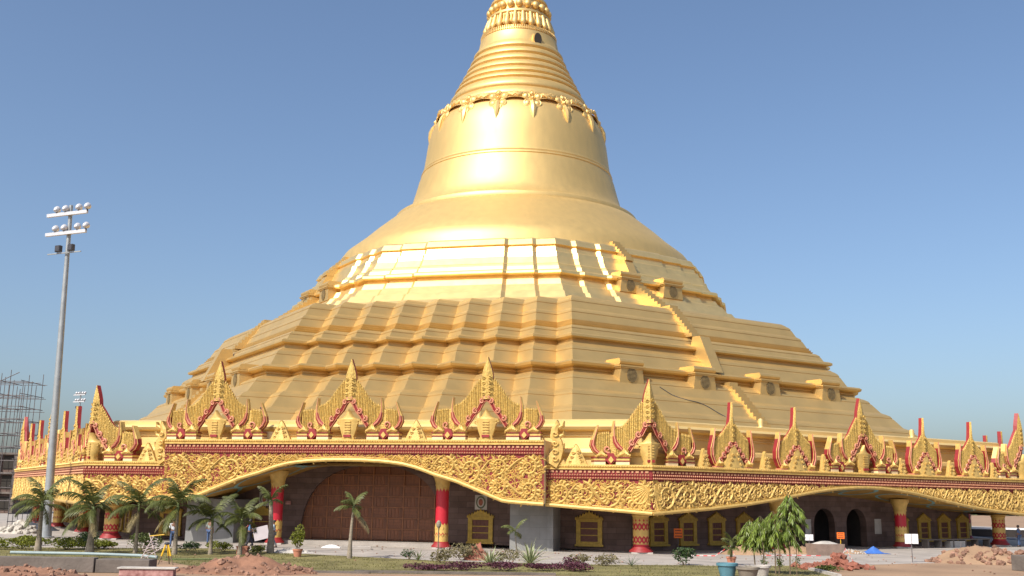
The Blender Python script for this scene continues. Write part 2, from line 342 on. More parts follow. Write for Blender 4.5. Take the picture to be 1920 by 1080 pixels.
SP += [(4.95, 56.25), (4.68, 57.6), (4.5, 57.72), (4.58, 57.82), (4.55, 58.0), (4.4, 58.1), (3.85, 58.2), (3.65, 60.3), (3.82, 60.45), (3.8, 60.7), (3.5, 60.9), (3.4, 62.2), (3.6, 62.35), (3.5, 62.7), (3.0, 62.9), (2.9, 64.5), (3.4, 66), (3.6, 68.5), (3.0, 73), (1.9, 78), (1.1, 81), (2.0, 81.2), (1.6, 84), (.9, 88), (.3, 93), (.05, 96)]
mb = MB(); mb.lathe(SP, 96, cap=False); spire = mb.build('spire', 'goldbell', pag, 32)
# downturned lotus petals, bead row and fluted collar
mb = MB(); mb.tube([(0, -.15, 1.75), (0, -.3, 1.2), (0, -.42, .6), (0, -.5, .25), (0, -.42, .02), (0, -.2, -.08)], [.2, .26, .34, .42, .34, .08], 8)
pet = mb.mesh('lotus_petal', 'goldbell', 60)
mb = MB(); mb.tube([(0, -.1, 1.6), (0, -.2, .8), (0, -.3, .35), (0, -.25, .15)], [.08, .14, .2, .05], 6); pet2 = mb.mesh('lotus_bud', 'goldbell', 60)
mb = MB(); mb.lathe([(.02, -.5), (.25, -.42), (.42, -.2), (.46, 0), (.42, .2), (.25, .42), (.02, .5)], 10); bead = mb.mesh('spire_bead', 'goldbell', 60)
for i in range(26):
    a = 2*math.pi*i/26; c, s = math.cos(a), math.sin(a)
    put('lotus_petal', pet, spire, (3.62*c, 3.62*s, 58.55), a+math.pi/2)
    a2 = a+math.pi/26; put('lotus_bud', pet2, spire, (3.7*math.cos(a2), 3.7*math.sin(a2), 58.6), a2+math.pi/2)
for i in range(22):
    a = 2*math.pi*(i+.5)/22; put('spire_bead', bead, spire, (3.6*math.cos(a), 3.6*math.sin(a), 61.45), a+math.pi/2)
mb = MB()
for i in range(110):
    a = 2*math.pi*i/110; mb.box((4.56*math.cos(a), 4.56*math.sin(a), 57.95), (.2, .13, .5), rz=a)
tag(mb.build('fluted_collar', 'goldbell', spire), kind='stuff')
a = PSI+math.radians(20); mb = MB(); mb.prism([(.5*math.cos(t), .82*math.sin(t)) for t in [math.pi*2*i/16 for i in range(16)]], -.12, .5, 1, 0)
mb.prism([(.62*math.cos(t), .98*math.sin(t)) for t in [math.pi*2*i/16 for i in range(16)]], -.06, .5, 0)
hx = mb.build('spire_opening', ['goldbell', 'hole'], spire, loc=(5.25*math.sin(R_(25)), -5.25*math.cos(R_(25)), 56.2), rz=R_(25))
# pendants hanging round the shoulder of the bell
def pendant_mesh():
    mb = MB()
    def disc(x, z, r, t=.16): mb.lathe([(r, 0), (r, t*.5), (r*.75, t), (r*.6, t*.7), (r*.35, t*1.2), (.02, t*1.3)], 12, c=(0, 0, 0)); n = len(mb.v); k = 72; 
    def put_disc(x, z, r, t=.2):
        o = len(mb.v); mb.lathe([(r, 0), (r, t*.6), (r*.78, t), (r*.62, t*.65), (r*.35, t*1.25), (.02, t*1.4)], 12)
        for i in range(o, len(mb.v)): X, Y, Zz = mb.v[i]; mb.v[i] = (x+X, -Zz, z+Y)
    for sx in (-1, 1):
        put_disc(sx*.62, .55, .42); put_disc(sx*.48, -.3, .46); put_disc(sx*1.15, .75, .26)
        mb.tube([(sx*1.0, -.12, .85), (sx*1.45, -.14, .62), (sx*1.95, -.1, .95)], [.15, .2, .1], 6)
    put_disc(0, .25, .3, .34); put_disc(0, .9, .3)
    mb.tube([(0, -.1, .1), (0, -.3, -.5), (0, -.38, -1.0), (0, -.3, -1.6), (0, -.12, -2.15)], [.12, .26, .3, .2, .03], 6)
    for sx in (-1, 1): mb.tube([(sx*.1, -.12, -.4), (sx*.35, -.22, -.75), (sx*.2, -.2, -1.3)], [.1, .14, .03], 5)
    return mb.mesh('pendant', 'goldbell', 50)
pm = pendant_mesh()
for i in range(16):
    a = PSI+math.pi/8*i+.0; ro = 9.82
    o = put('pendant', pm, bell, (ro*math.sin(a), -ro*math.cos(a), 46.55), a); o.rotation_euler = (-R_(16), 0, a); o.scale = (1.12, .8, 1.15)
mb = MB()
for i in range(192):
    a0 = 2*math.pi*i/192; 
rows = []
for r_, z_, s_ in ((9.75, 46.6, 1), (9.93, 46.55, 1), (9.8, 46.9, .3), (9.45, 47.25, 0), (9.1, 47.52, 0)):
    rows.append([(r_*math.sin(PSI+2*math.pi*i/192), -r_*math.cos(PSI+2*math.pi*i/192), z_+s_*.38*abs(math.sin(8*math.pi*i/96))) for i in range(192)])
mb.strip([list(reversed(r)) for r in rows], close=True); mb.build('scalloped_band', 'goldbell', bell, 50)
# stairway blocks on the square sides, ventilation dormers
def prof_a(prof, z):
    for i in range(len(prof)-1):
        if prof[i][0] <= z <= prof[i+1][0]:
            t = (z-prof[i][0])/max(1e-6, prof[i+1][0]-prof[i][0]); return prof[i][1]+(prof[i+1][1]-prof[i][1])*t
    return prof[-1][1]
def stair_flight(mb, z0, a0, z1, a1, wd, step=.32, s=0.0):
    n = max(2, int((z1-z0)/step)); poly = [(-a0-.02, z0)]
    for i in range(n):
        zb = z0+(z1-z0)*(i+1)/n; poly += [(-a0+(a0-a1)*i/n, zb), (-a0+(a0-a1)*(i+1)/n, zb)]
    poly += [(-a1+2.2, z1), (-a1+2.2, z1-1.0), (-a0+2.2, z0)]
    # poly in (y, z) -> extrude along x
    tri = [(p[0], p[1]) for p in poly]
    mb.prism(tri, -wd/2, wd/2, fn=lambda y, x, z: (s-x, y, z))
mb = MB()
for z0, a0, z1, a1 in ((9.1, 38.9, 13.2, 35.0), (14.15, 34.1, 14.15, 34.1), (17.4, 32.1, 20.6, 29.0), (20.6, 28.0, 23.5, 24.0), (26.0, 23.0, 28.3, 20.6)):
    if z1 > z0: stair_flight(mb, z0, a0, z1, a1, .95, s=-.1 if z0 < 10 else -1.35)
for s, w_, pl in ((-1.45, 1.1, [(-34.95, 13.98), (-33.35, 17.25), (-32.4, 17.3), (-31.5, 13.98)]), (-1.4, 1.0, [(-23.95, 23.98), (-22.75, 26.2), (-22.0, 26.3), (-21.5, 23.98)])):
    mb.prism(pl, -w_/2, w_/2, fn=lambda y, x, z: (s-x, y, z))
stm = mb.mesh('stairway', 'gold')
for k in (0, -2): put('stairway', stm, pag, (0, 0, 0), beta(k))
def dormer_mesh():
    mb = MB(); fn = None
    mb.prism([(-1.25, -.95), (1.25, -.95), (1.05, .35), (-1.05, .35)], -1.0, 1.2)
    mb.box((0, -.12, .30), (2.35, 2.0, .1)); mb.box((0, -.14, .42), (2.5, 2.1, .12))
    mb.tube([(-1.2, -.8, .76), (1.2, -.8, .76)], [.27, .27], 10); mb.box((0, .1, .76), (2.36, 1.8, .52))
    return mb.mesh('vent_dormer', 'gold')
def grille_mesh():
    mb = MB(); el = [(.5*math.cos(2*math.pi*i/20), .56*math.sin(2*math.pi*i/20)) for i in range(20)]
    mb.prism(el, -1.03, -.9, 1)
    for j in range(-5, 6):
        z = j*.1; hw = .5*math.sqrt(max(0, 1-(z/.56)**2)); mb.box((0, -1.05, z), (2*hw, .06, .045), 0)
    return mb.mesh('vent_grille', ['grille', 'hole'])
dm, gm = dormer_mesh(), grille_mesh()
def dormer(k, s, a, z):
    b = beta(k); t = Vector((math.cos(b), math.sin(b), 0)); n = Vector((math.sin(b), -math.cos(b), 0))
    o = put('vent_dormer', dm, pag, n*(a-.0)+t*s+Vector((0, 0, z)), b); put('vent_grille', gm, o, (0, 0, -.28))
for k in (0, -2):
    for s in (-11.3, -3.6, 3.95, 11.65): dormer(k, s, 34.6, 13.22)
    for s in (-2.5, 2.75): dormer(k, s, 23.55, 23.4)
# octagonal base wall above the eaves, and the core behind the arcade
def octrows(prof):
    out = []
    for a, z in prof:
        r = a/math.cos(math.pi/8); out.append([(r*math.sin(PSI+k*math.pi/4), -r*math.cos(PSI+k*math.pi/4), z) for k in range(8)])
    return out
BW = [(48.0, 5.3), (46.95, 5.32), (46.95, 6.05), (47.2, 6.1), (47.3, 6.3), (47.25, 6.55), (46.75, 6.65), (46.5, 6.7), (46.45, 7.35), (46.55, 7.38), (46.5, 7.52), (46.6, 7.54), (46.55, 7.68), (46.7, 7.72), (46.95, 7.8), (47.05, 7.98), (46.9, 8.14), (46.6, 8.18), (46.6, 8.42), (46.45, 8.5), (45.8, 8.52), (38.0, 8.8)]
mb = MB(); mb.strip(octrows(BW), close=True); mb.build('base_wall', 'goldlit', pag)
mb = MB(); mb.lathe([(.02, .62), (.16, .58), (.2, .4), (.16, .1), (.2, 0)], 10); fin = mb.mesh('corner_finial', 'goldlit', 40)
for k in range(-3, 2):
    for s in (-8.3, 8.3):
        b = beta(k); put('corner_finial', fin, pag, Vector((math.sin(b)*46.3+math.cos(b)*s, -math.cos(b)*46.3+math.sin(b)*s, 8.5)))

# ------------------------------------------------------------------ eave lines (metres along the face)
def lerp(tab, x):
    if x <= tab[0][0]: return tab[0][1]
    for (a, p), (b, q) in zip(tab, tab[1:]):
        if x <= b: return p+(q-p)*(x-a)/(b-a)
    return tab[-1][1]
SIDE_B = [(0, 4.43), (1.5, 4.4), (3, 4.31), (5, 4.12), (7, 3.84), (9, 3.53), (12, 3.15), (15, 2.86), (17.6, 2.68), (20.08, 2.5)]
PORT_B = [(0, 5.64), (1.2, 5.63), (2.6, 5.56), (3.9, 5.42), (5, 5.16), (6.2, 4.74), (7.6, 4.35), (9, 3.82), (10.0, 3.42), (10.7, 3.16), (11.2, 3.10), (13.4, 2.97)]
WING_B = [(13.2, 2.97), (16, 2.78), (18, 2.66), (20.08, 2.5)]
zb_side = lambda s: lerp(SIDE_B, abs(s)); zb_port = lambda s: lerp(PORT_B, abs(s)); zb_wing = lambda s: lerp(WING_B, abs(s))

# carved scrollwork: tapered ridged strokes laid on the red panel
class Carver:
    def __init__(s, seed): s.mb = MB(); s.rg = random.Random(seed); s.used = []
    def stroke(s, pts, ws, y, hgt=.75):
        n = len(pts); vs = []
        for i, (x, z) in enumerate(pts):
            a = pts[max(i-1, 0)]; b = pts[min(i+1, n-1)]; tx, tz = b[0]-a[0], b[1]-a[1]; l = math.hypot(tx, tz) or 1; nx, nz = -tz/l, tx/l; w_ = ws[i]*.56
            vs += [(x+nx*w_, y, z+nz*w_), (x, y-.035-ws[i]*hgt*.42, z), (x-nx*w_, y, z-nz*w_)]
        fs = []
        for i in range(n-1):
            o = i*3; fs += [(o, o+3, o+4, o+1), (o+1, o+4, o+5, o+2)]
        # wind outward (towards -y)
        s.mb.add(vs, fs)
    def mark(s, pts): s.used += pts
    def spiral(s, cx, cz, r0, r1, a0, turns, w0, w1, y, sgn=1, n=26):
        pts = []; ws = []
        for i in range(n+1):
            t = i/n; a = a0+sgn*turns*2*math.pi*t; r = r0+(r1-r0)*t**.85; pts.append((cx+r*math.cos(a), cz+r*math.sin(a))); ws.append(w0+(w1-w0)*t)
        s.stroke(pts, ws, y); return pts
    def comma(s, x, z, ang, L, wd, curl, y):
        n = 7; pts = []; ws = []; a = ang; px, pz = x, z
        for i in range(n+1):
            t = i/n; pts.append((px, pz)); ws.append(wd*(.25+1.5*t)*(1-t)**.6*1.25+.015); a += curl/n; px += math.cos(a)*L/n; pz += math.sin(a)*L/n
        s.stroke(pts, ws, y, .6)
    def panel(s, s0, s1, zb, zt, y, fill=.2):
        x = s0+.1
        flip = 1
        while x < s1-.3:
            h = zt-zb(x+.5)-.16
            if h < .42: x += .4; continue
            U = min(h*1.05, 2.0, s1-x); 
            hc = zt-zb(x+U/2)-.16
            if hc < .4: x += .4; continue
            rows_ = 1 if hc < 2.05 else 2
            hh = hc/rows_
            for r in range(rows_):
                cz = zb(x+U/2)+.1+hh*(r+.5); cx = x+U/2; r0 = min(hh, U)*.43; sg = flip*(1 if r % 2 == 0 else -1)
                pts = s.spiral(cx, cz, r0, r0*.14, -math.pi/2*sg, 1.5, .16*min(1, r0/.7)+.03, .07, y-.06, sg); s.mark(pts)
                s.mb.lathe([(.02, -.5), (.09, -.3), (.12, 0), (.09, .3), (.02, .5)], 6, c=(cx, y-.06, cz), sx=1, sy=.6) if 0 else None
                m = 13
                for i in range(m):
                    p = pts[int(1+i*17/m)]; dx, dz = p[0]-cx, p[1]-cz; a = math.atan2(dz, dx)
                    s.comma(p[0], p[1], a+sg*1.0, r0*.6, .17*min(1, r0/.6)+.02, -sg*1.9, y-.05)
                    if i % 2: s.comma(p[0], p[1], a+math.pi-sg*.6, r0*.45, .14*min(1, r0/.6)+.02, sg*1.6, y-.04)
                # connecting S stem
                e0 = (x+U*.5, cz-sg*r0); e1 = (x+U*1.35, cz+sg*r0*.9)
                st = [(e0[0]+(e1[0]-e0[0])*t, e0[1]+(e1[1]-e0[1])*(3*t*t-2*t**3)) for t in [i/10 for i in range(11)]]
                if e1[0] < s1 and all(zb(q[0])+.05 < q[1] < zt-.05 for q in st): s.stroke(st, [.06+.1*math.sin(math.pi*i/10) for i in range(11)], y-.05); s.mark(st)
            x += U*.98; flip = -flip
        # small curls between
        tries = int((s1-s0)*620); pts = []
        for i in range(tries):
            px = s.rg.uniform(s0+.12, s1-.12); b = zb(px); 
            if zt-b < .3: continue
            pz = s.rg.uniform(b+.12, zt-.12); ok = True
            for q in s.used:
                if abs(q[0]-px) < .12 and (q[0]-px)**2+(q[1]-pz)**2 < .12**2: ok = False; break
            if ok:
                for q in pts:
                    if abs(q[0]-px) < fill and (q[0]-px)**2+(q[1]-pz)**2 < fill**2: ok = False; break
            if ok: pts.append((px, pz))
        for px, pz in pts:
            a = s.rg.uniform(0, 6.28); sg = s.rg.choice((-1, 1))
            s.spiral(px, pz, .15, .03, a, .95, .085, .055, y, sg, 8)
            s.comma(px+.1*math.cos(a), pz+.1*math.sin(a), a+sg*1.2, .3, .1, -sg*1.4, y)
            s.comma(px-.08*math.cos(a), pz-.08*math.sin(a), a+2.5, .24, .09, sg*1.4, y)
        s.used = []
    def fan(s, x, zt, h, sg, y):       # acanthus fan at a corner
        for i in range(8):
            t = i/7; a = -math.pi/2+sg*(1.15*t-.02)
            s.comma(x, zt-.05-h*.12, a, h*(.95-.35*t), .2, sg*.5, y)
def cornice_band(mbg, mbr, mbd, s0, s1, d, zt, mitre0, mitre1, hr=.62):
    # gold moulding, red band, two dentil rows; local x along the face, -y outward
    def P(o, z): 
        e0 = (-(d+o)*T225 if mitre0 else s0); e1 = ((d+o)*T225 if mitre1 else s1); return [(e0, -(d+o), z), (e1, -(d+o), z)]
    mbg.strip([P(-.6, zt), P(.06, zt), P(.12, zt-.05), P(.12, zt-.14), P(.05, zt-.2), P(.10, zt-.24), P(.10, zt-.31), P(.0, zt-.33)][::-1])
    mbr.strip([P(0, zt-.33), P(-.02, zt-.34), P(-.02, zt-.55), P(.04, zt-.57), P(.04, zt-.72), P(.0, zt-.75), P(.06, zt-.78), P(.06, zt-.9), P(-.02, zt-.93)][::-1])
    x = s0+.1
    while x < s1-.1:
        mbg.lathe([(.015, -.06), (.055, 0), (.015, .06)], 5, c=(x, -(d+.115), zt-.095)); x += .17
    x = s0+.12; i = 0
    while x < s1-.12:
        wd = .2 if i % 2 else .12
        mbd.box((x, -(d+.0), zt-.45), (wd, .1, .12)); x += .3; i += 1
    for zz, o in ((zt-.645, .05), (zt-.84, .07)):
        x = s0+.08
        while x < s1-.08: mbd.lathe([(.01, -.065), (.06, 0), (.01, .065)], 4, c=(x, -(d+o), zz)); x += .165
def eave(name, s0, s1, d, zt, zb, mitre0, mitre1, seed, parent, fans=()):
    """panel + carving + cornice of one stretch of eaves, in the frame of its face"""
    zr = zt-.93; n = 60; mb = MB(); ss = [s0+(s1-s0)*i/n for i in range(n+1)]
    # red backing panel with its thickness
    top = [(x, -d+.03, zr+.1) for x in ss]; bot = [(x, -d+.03, zb(x)) for x in ss]; bk = [(x, -d+.5, zb(x)+.02) for x in ss]
    mb.strip([bk, bot, top])
    pan = mb.build(name, 'darkred', parent)
    cv = Carver(seed); cv.panel(s0, s1, zb, zr, -d+.03)
    for fx, sg in fans: cv.fan(fx, zr, zr-zb(fx), sg, -d+.0)
    tag(cv.mb.build('scrollwork', 'relief', pan), kind='stuff')
    mb = MB(); pts = [(x, -d-.03, zb(x)+.02) for x in ss]; mb.tube(pts, .13, 7); pts = [(x, -d+.02, zb(x)+.19) for x in ss]; mb.tube(pts, .05, 5)
    mb.build('edge_moulding', 'relief', pan, 50)
    g, r, dd = MB(), MB(), MB(); cornice_band(g, r, dd, s0, s1, d, zt, mitre0, mitre1)
    g.build('cornice', 'relief', pan); r.build('red_frieze', 'darkred', pan); tag(dd.build('dentil_row', 'dentil', pan), kind='stuff')
    return pan
HS = 20.076
def at_face(o, k): o.rotation_euler = (0, 0, beta(k)); return o
PD = 49.22; PW = 13.36; PZ = 6.99
at_face(eave('portico_panel', -PW, PW, PD, PZ, zb_port, False, False, 11, pag), -1)
at_face(eave('wing_panel', -HS, -PW+.02, AP, 5.495, zb_wing, True, False, 12, pag, [(-HS+.15, 1)]), -1)
at_face(eave('wing_panel', PW-.02, HS, AP, 5.495, zb_wing, False, True, 13, pag, [(HS-.15, -1)]), -1)
side = at_face(eave('side_panel', -HS, HS, AP, 5.495, zb_side, True, True, 14, pag, [(-HS+.15, 1), (HS-.15, -1)]), 0)
for k in (-3, 1):
    c = copy_tree(side, pag); at_face(c, k)
zb_left = lambda s: lerp([(0, 2.72), (6, 2.68), (20.08, 2.5)], abs(s))
at_face(eave('side_panel', -HS, HS, AP, 5.495, zb_left, True, True, 15, pag, [(-HS+.15, 1), (HS-.15, -1)]), -2)
# plain ends and roof of the portico, deck behind the cornices
mb = MB()
for sx in (-1, 1):
    mb.box((sx*(PW-.06), -PD+1.6, (PZ+2.99)/2), (.1, 3.1, PZ-3.01))
mb.box((0, -PD+1.75, PZ-.12), (2*PW-.3, 3.3, .2))
at_face(mb.build('portico_roof', 'cream', pag), -1)
mb = MB(); mb.strip(octrows([(48.42, 5.47), (47.9, 5.5), (46.8, 5.5)]), close=True); mb.build('eave_deck', 'cream', pag)
# painted soffits with turquoise bands
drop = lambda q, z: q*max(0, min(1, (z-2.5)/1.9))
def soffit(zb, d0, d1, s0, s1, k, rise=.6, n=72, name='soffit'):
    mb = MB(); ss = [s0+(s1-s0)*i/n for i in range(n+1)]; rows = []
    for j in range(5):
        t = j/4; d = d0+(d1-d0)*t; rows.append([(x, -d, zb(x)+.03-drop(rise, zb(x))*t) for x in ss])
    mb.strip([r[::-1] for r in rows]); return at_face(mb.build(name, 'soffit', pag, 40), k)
def band(zb, d0, d1, cx, cd, rx, rd, k, parent_k, a0=0, a1=6.283, wd=.28, rise=.6):
    mb = MB(); n = 40; pa = []; pb = []
    for i in range(n+1):
        a = a0+(a1-a0)*i/n; 
        for lst, q in ((pa, 1), (pb, 1-wd/rx)):
            x = cx+rx*q*math.cos(a); d = cd+rd*q*math.sin(a); t = min(1, max(0, (d-d0)/(d1-d0))); lst.append((x, -d, zb(x)+.012-drop(rise, zb(x))*t))
    mb.strip([pa, pb] if a1 > a0 else [pb, pa]); return mb
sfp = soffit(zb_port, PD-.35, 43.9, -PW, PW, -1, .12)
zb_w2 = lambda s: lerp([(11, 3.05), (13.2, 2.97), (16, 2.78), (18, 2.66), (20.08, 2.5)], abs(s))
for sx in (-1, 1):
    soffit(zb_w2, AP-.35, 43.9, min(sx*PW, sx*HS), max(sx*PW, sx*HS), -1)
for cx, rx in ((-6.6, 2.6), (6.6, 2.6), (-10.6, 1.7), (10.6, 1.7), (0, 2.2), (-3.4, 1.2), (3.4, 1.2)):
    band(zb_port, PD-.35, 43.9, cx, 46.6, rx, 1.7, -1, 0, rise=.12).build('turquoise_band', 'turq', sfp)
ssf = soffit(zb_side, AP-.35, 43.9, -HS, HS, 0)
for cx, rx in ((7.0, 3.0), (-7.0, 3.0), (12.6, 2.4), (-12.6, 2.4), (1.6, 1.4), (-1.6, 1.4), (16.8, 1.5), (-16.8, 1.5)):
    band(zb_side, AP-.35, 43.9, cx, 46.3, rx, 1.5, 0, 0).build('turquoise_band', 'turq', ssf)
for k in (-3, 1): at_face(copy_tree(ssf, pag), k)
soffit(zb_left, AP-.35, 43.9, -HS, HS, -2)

# ------------------------------------------------------------------ arcade walls
WD = 44.0; WH = WD*T225
def arch_loop(cx, hw, spring, n=12, z0=.02):
    pts = [(cx-hw, z0)]
    for i in range(n+1):
        a = math.pi-math.pi*i/n; pts.append((cx+hw*math.cos(a), spring+hw*math.sin(a)))
    pts.append((cx+hw, z0)); return pts[::-1]   # clockwise hole
def wall_with(holes, k, zt, openb):
    # outline runs along the bottom through the door openings
    poly = [(-WH, 0)]
    for h in sorted(holes, key=lambda h: min(p[0] for p in h)):
        poly += h[::-1] if h[0][0] > h[-1][0] else h
    poly += [(WH, 0), (WH, zt), (-WH, zt)]
    mb = MB(); mb.prism(poly, -WD, -WD+.6, 0); return mb
def gate_loop(n=28):
    pts = []
    for i in range(n+1):
        a = math.pi-math.pi*i/n; c, s = math.cos(a), math.sin(a); e = 2/2.5
        pts.append((5.35*math.copysign(abs(c)**e, c), .28+5.15*abs(s)**e))
    return pts
GL = gate_loop()
mb = wall_with([GL[::-1]], -1, 6.0, None); fw = at_face(mb.build('stone_wall', 'stone', pag), -1)
arch_c = (-3.25, .4, 4.0); zt_s = 5.0
mb = wall_with([arch_loop(c, 1.15, 1.75) for c in arch_c], 0, zt_s, None); swl = at_face(mb.build('stone_wall', 'stone', pag), 0)
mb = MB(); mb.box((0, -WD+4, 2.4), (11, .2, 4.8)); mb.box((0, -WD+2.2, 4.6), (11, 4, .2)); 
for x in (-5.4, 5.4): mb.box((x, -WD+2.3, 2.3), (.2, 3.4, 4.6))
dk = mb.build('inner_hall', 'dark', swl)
mb = MB(); mb.strip(octrows([(43.35, 0.0), (43.35, 6.5), (20, 6.6)]), close=True); 
for x, z, wd, h in ((-1.45, 1.15, .62, 1.5), (6.45, 1.35, .75, 1.15)):
    mb = MB(); mb.box((x, -WD-.04, z+.2), (wd, .06, h)); mb.build('notice_panel', 'palecon', swl)
# wooden gate: square boards in a frame, clipped to the arch
def in_gate(x, z, m=0.0): return abs(x/(5.35-m))**2.5+(max(0, z-.28)/(5.15-m))**2.5 < 1
gate = MB(); gate.prism(GL[::-1], -WD+.25, -WD+.5, 0); gt = gate.build('gate', 'teak', pag); at_face(gt, -1)
mb = MB(); mb.box((0, 0, 0), (1.06, .07, .66)); 
for i in range(4): mb.box((-.39+.26*i, -.045, 0), (.2, .03, .58))
gp = mb.mesh('gate_board', 'teak'); mb = MB(); mb.box((0, 0, 0), (1.06, .07, .66)); 
for i in range(3): mb.box((0, -.045, -.21+.21*i), (.96, .03, .16))
gp2 = mb.mesh('gate_board', 'teak'); bars = MB()
for i in range(-5, 5):
    for j in range(7):
        x = (i+.5)*1.14; z = .36+.34+j*.745
        if all(in_gate(x+dx, z+dz, .08) for dx in (-.53, .53) for dz in (-.33, .33)): put('gate_board', gp if (i+j) % 2 else gp2, gt, (x, -WD+.2, z))
for i in range(-4, 5):
    zt_ = .28+5.1*(1-abs(i*1.14/5.3)**2.5)**.4; bars.box((i*1.14, -WD+.2, (zt_+.3)/2), (.07, .13, zt_-.3))
for j in range(1, 7):
    z = .33+j*.745; hw = 5.3*(1-((z-.28)/5.12)**2.5)**.4; bars.box((0, -WD+.19, z), (2*hw, .12, .06))
bars.build('gate_frame', 'teakframe', gt)
mb = MB(); mb.box((-.3, -WD-1.1, .13), (12.2, 2.0, .26)); at_face(mb.build('gate_step', 'pave', pag), -1)
# windows
def window_mesh(wd=1.75, z0=.35, z1=1.95):
    o = MB(); h = wd/2
    crown = [(-h, z0), (h, z0), (h, z1), (h+.1, z1+.06), (h+.06, z1+.22)]
    n = 9
    for i in range(n):
        t = i/(n-1); x = (h-.08)*(1-2*t); zz = z1+.18+.38*(1-abs(1-2*t)); crown += [(x+.06, zz-.02), (x, zz+.12), (x-.06, zz-.02)]
    crown += [(-h-.06, z1+.22), (-h-.1, z1+.06), (-h, z1)]
    i_ = h-.3; o.prism(crown, -.14, 0, 0, holes=[[(-i_, z0+.22), (-i_, z1-.1), (i_, z1-.1), (i_, z0+.22)]])
    o.box((0, -.12, z0-.02), (wd+.16, .3, .12)); o.box((0, -.1, z1+.08), (wd+.1, .24, .07))
    fm = o.mesh('window', 'winyellow')
    p = MB(); p.box((0, -.03, (z0+z1)/2+.06), (wd-.58, .04, z1-z0-.3))
    for j in range(3):
        zz = z0+.3+j*.42
        for q in range(4): p.box((-(wd-.66)*.375+(wd-.66)*.25*q, -.06, zz+.17), ((wd-.66)*.22, .03, .34))
    pm_ = p.mesh('shutter', 'shutter')
    b = MB(); b.box((0, 0, 0), (wd-.58, .05, .06)); return fm, pm_, b.mesh('window_bar', 'winyellow'), z0, z1
WM = window_mesh(); WM2 = window_mesh(1.5, .4, 1.95)
def window(k, s, W, parent=None, d=WD):
    fm, pm_, bm_, z0, z1 = W; b = beta(k)
    o = put('window', fm, pag, (math.sin(b)*d+math.cos(b)*s, -math.cos(b)*d+math.sin(b)*s, 0), b)
    put('shutter', pm_, o); 
    for j in (1, 2): put('window_bar', bm_, o, (0, -.1, z0+.2+j*(z1-z0-.3)/3))
for s in (-15.6, -8.3, 7.95, 15.45): window(-1, s, WM)
for s in (-15.9, -13.3, -10.65, -8.0, 9.3, 12.1, 14.7, 17.2): window(0, s, WM2)
for k in (-2, 1):
    c = copy_tree(swl, pag); at_face(c, k)
    for s in (-15.9, -13.3, -10.65, -8.0, 9.3, 12.1, 14.7): window(k, s, WM2)
c = copy_tree(swl, pag); at_face(c, -3)
# oval medallion by the front gate, and its twin
mb = MB(); mb.box((0, 0, 0), (.86, .06, .98)); ov = lambda a, b: [(a*math.cos(2*math.pi*i/20), b*math.sin(2*math.pi*i/20)) for i in range(20)]
mb.prism(ov(.34, .42), -.06, -.03, 1); mb.prism(ov(.24, .32), -.08, -.05, 0); mb.prism(ov(.15, .23), -.1, -.07, 2)
md = mb.mesh('medallion', ['palecon', 'medal', 'brick'])
b = beta(-1)
for s in (7.95, -8.2): put('medallion', md, pag, (math.sin(b)*(WD+.04)+math.cos(b)*s, -math.cos(b)*(WD+.04)+math.sin(b)*s, 3.02), b)
# small red sign left of the gate
mb = MB(); mb.box((-6.35, -WD-.05, 2.78), (.42, .05, .26)); at_face(mb.build('wall_sign', 'redwall', pag), -1)
# grey screen walls under the portico ends
for x0, x1, xr, rw in ((10.6, 13.1, 13.3, .4), (-12.85, -10.8, -9.95, 1.7)):
    mb = MB(); mb.box(((x0+x1)/2, -46.4, 1.5), (x1-x0, .4, 3.0)); at_face(mb.build('screen_wall', 'greystone', pag), -1)
    mb = MB(); mb.box((xr, -45.4, 1.48), (rw, 2.6, 2.96)); at_face(mb.build('screen_return', 'greystone', pag), -1)
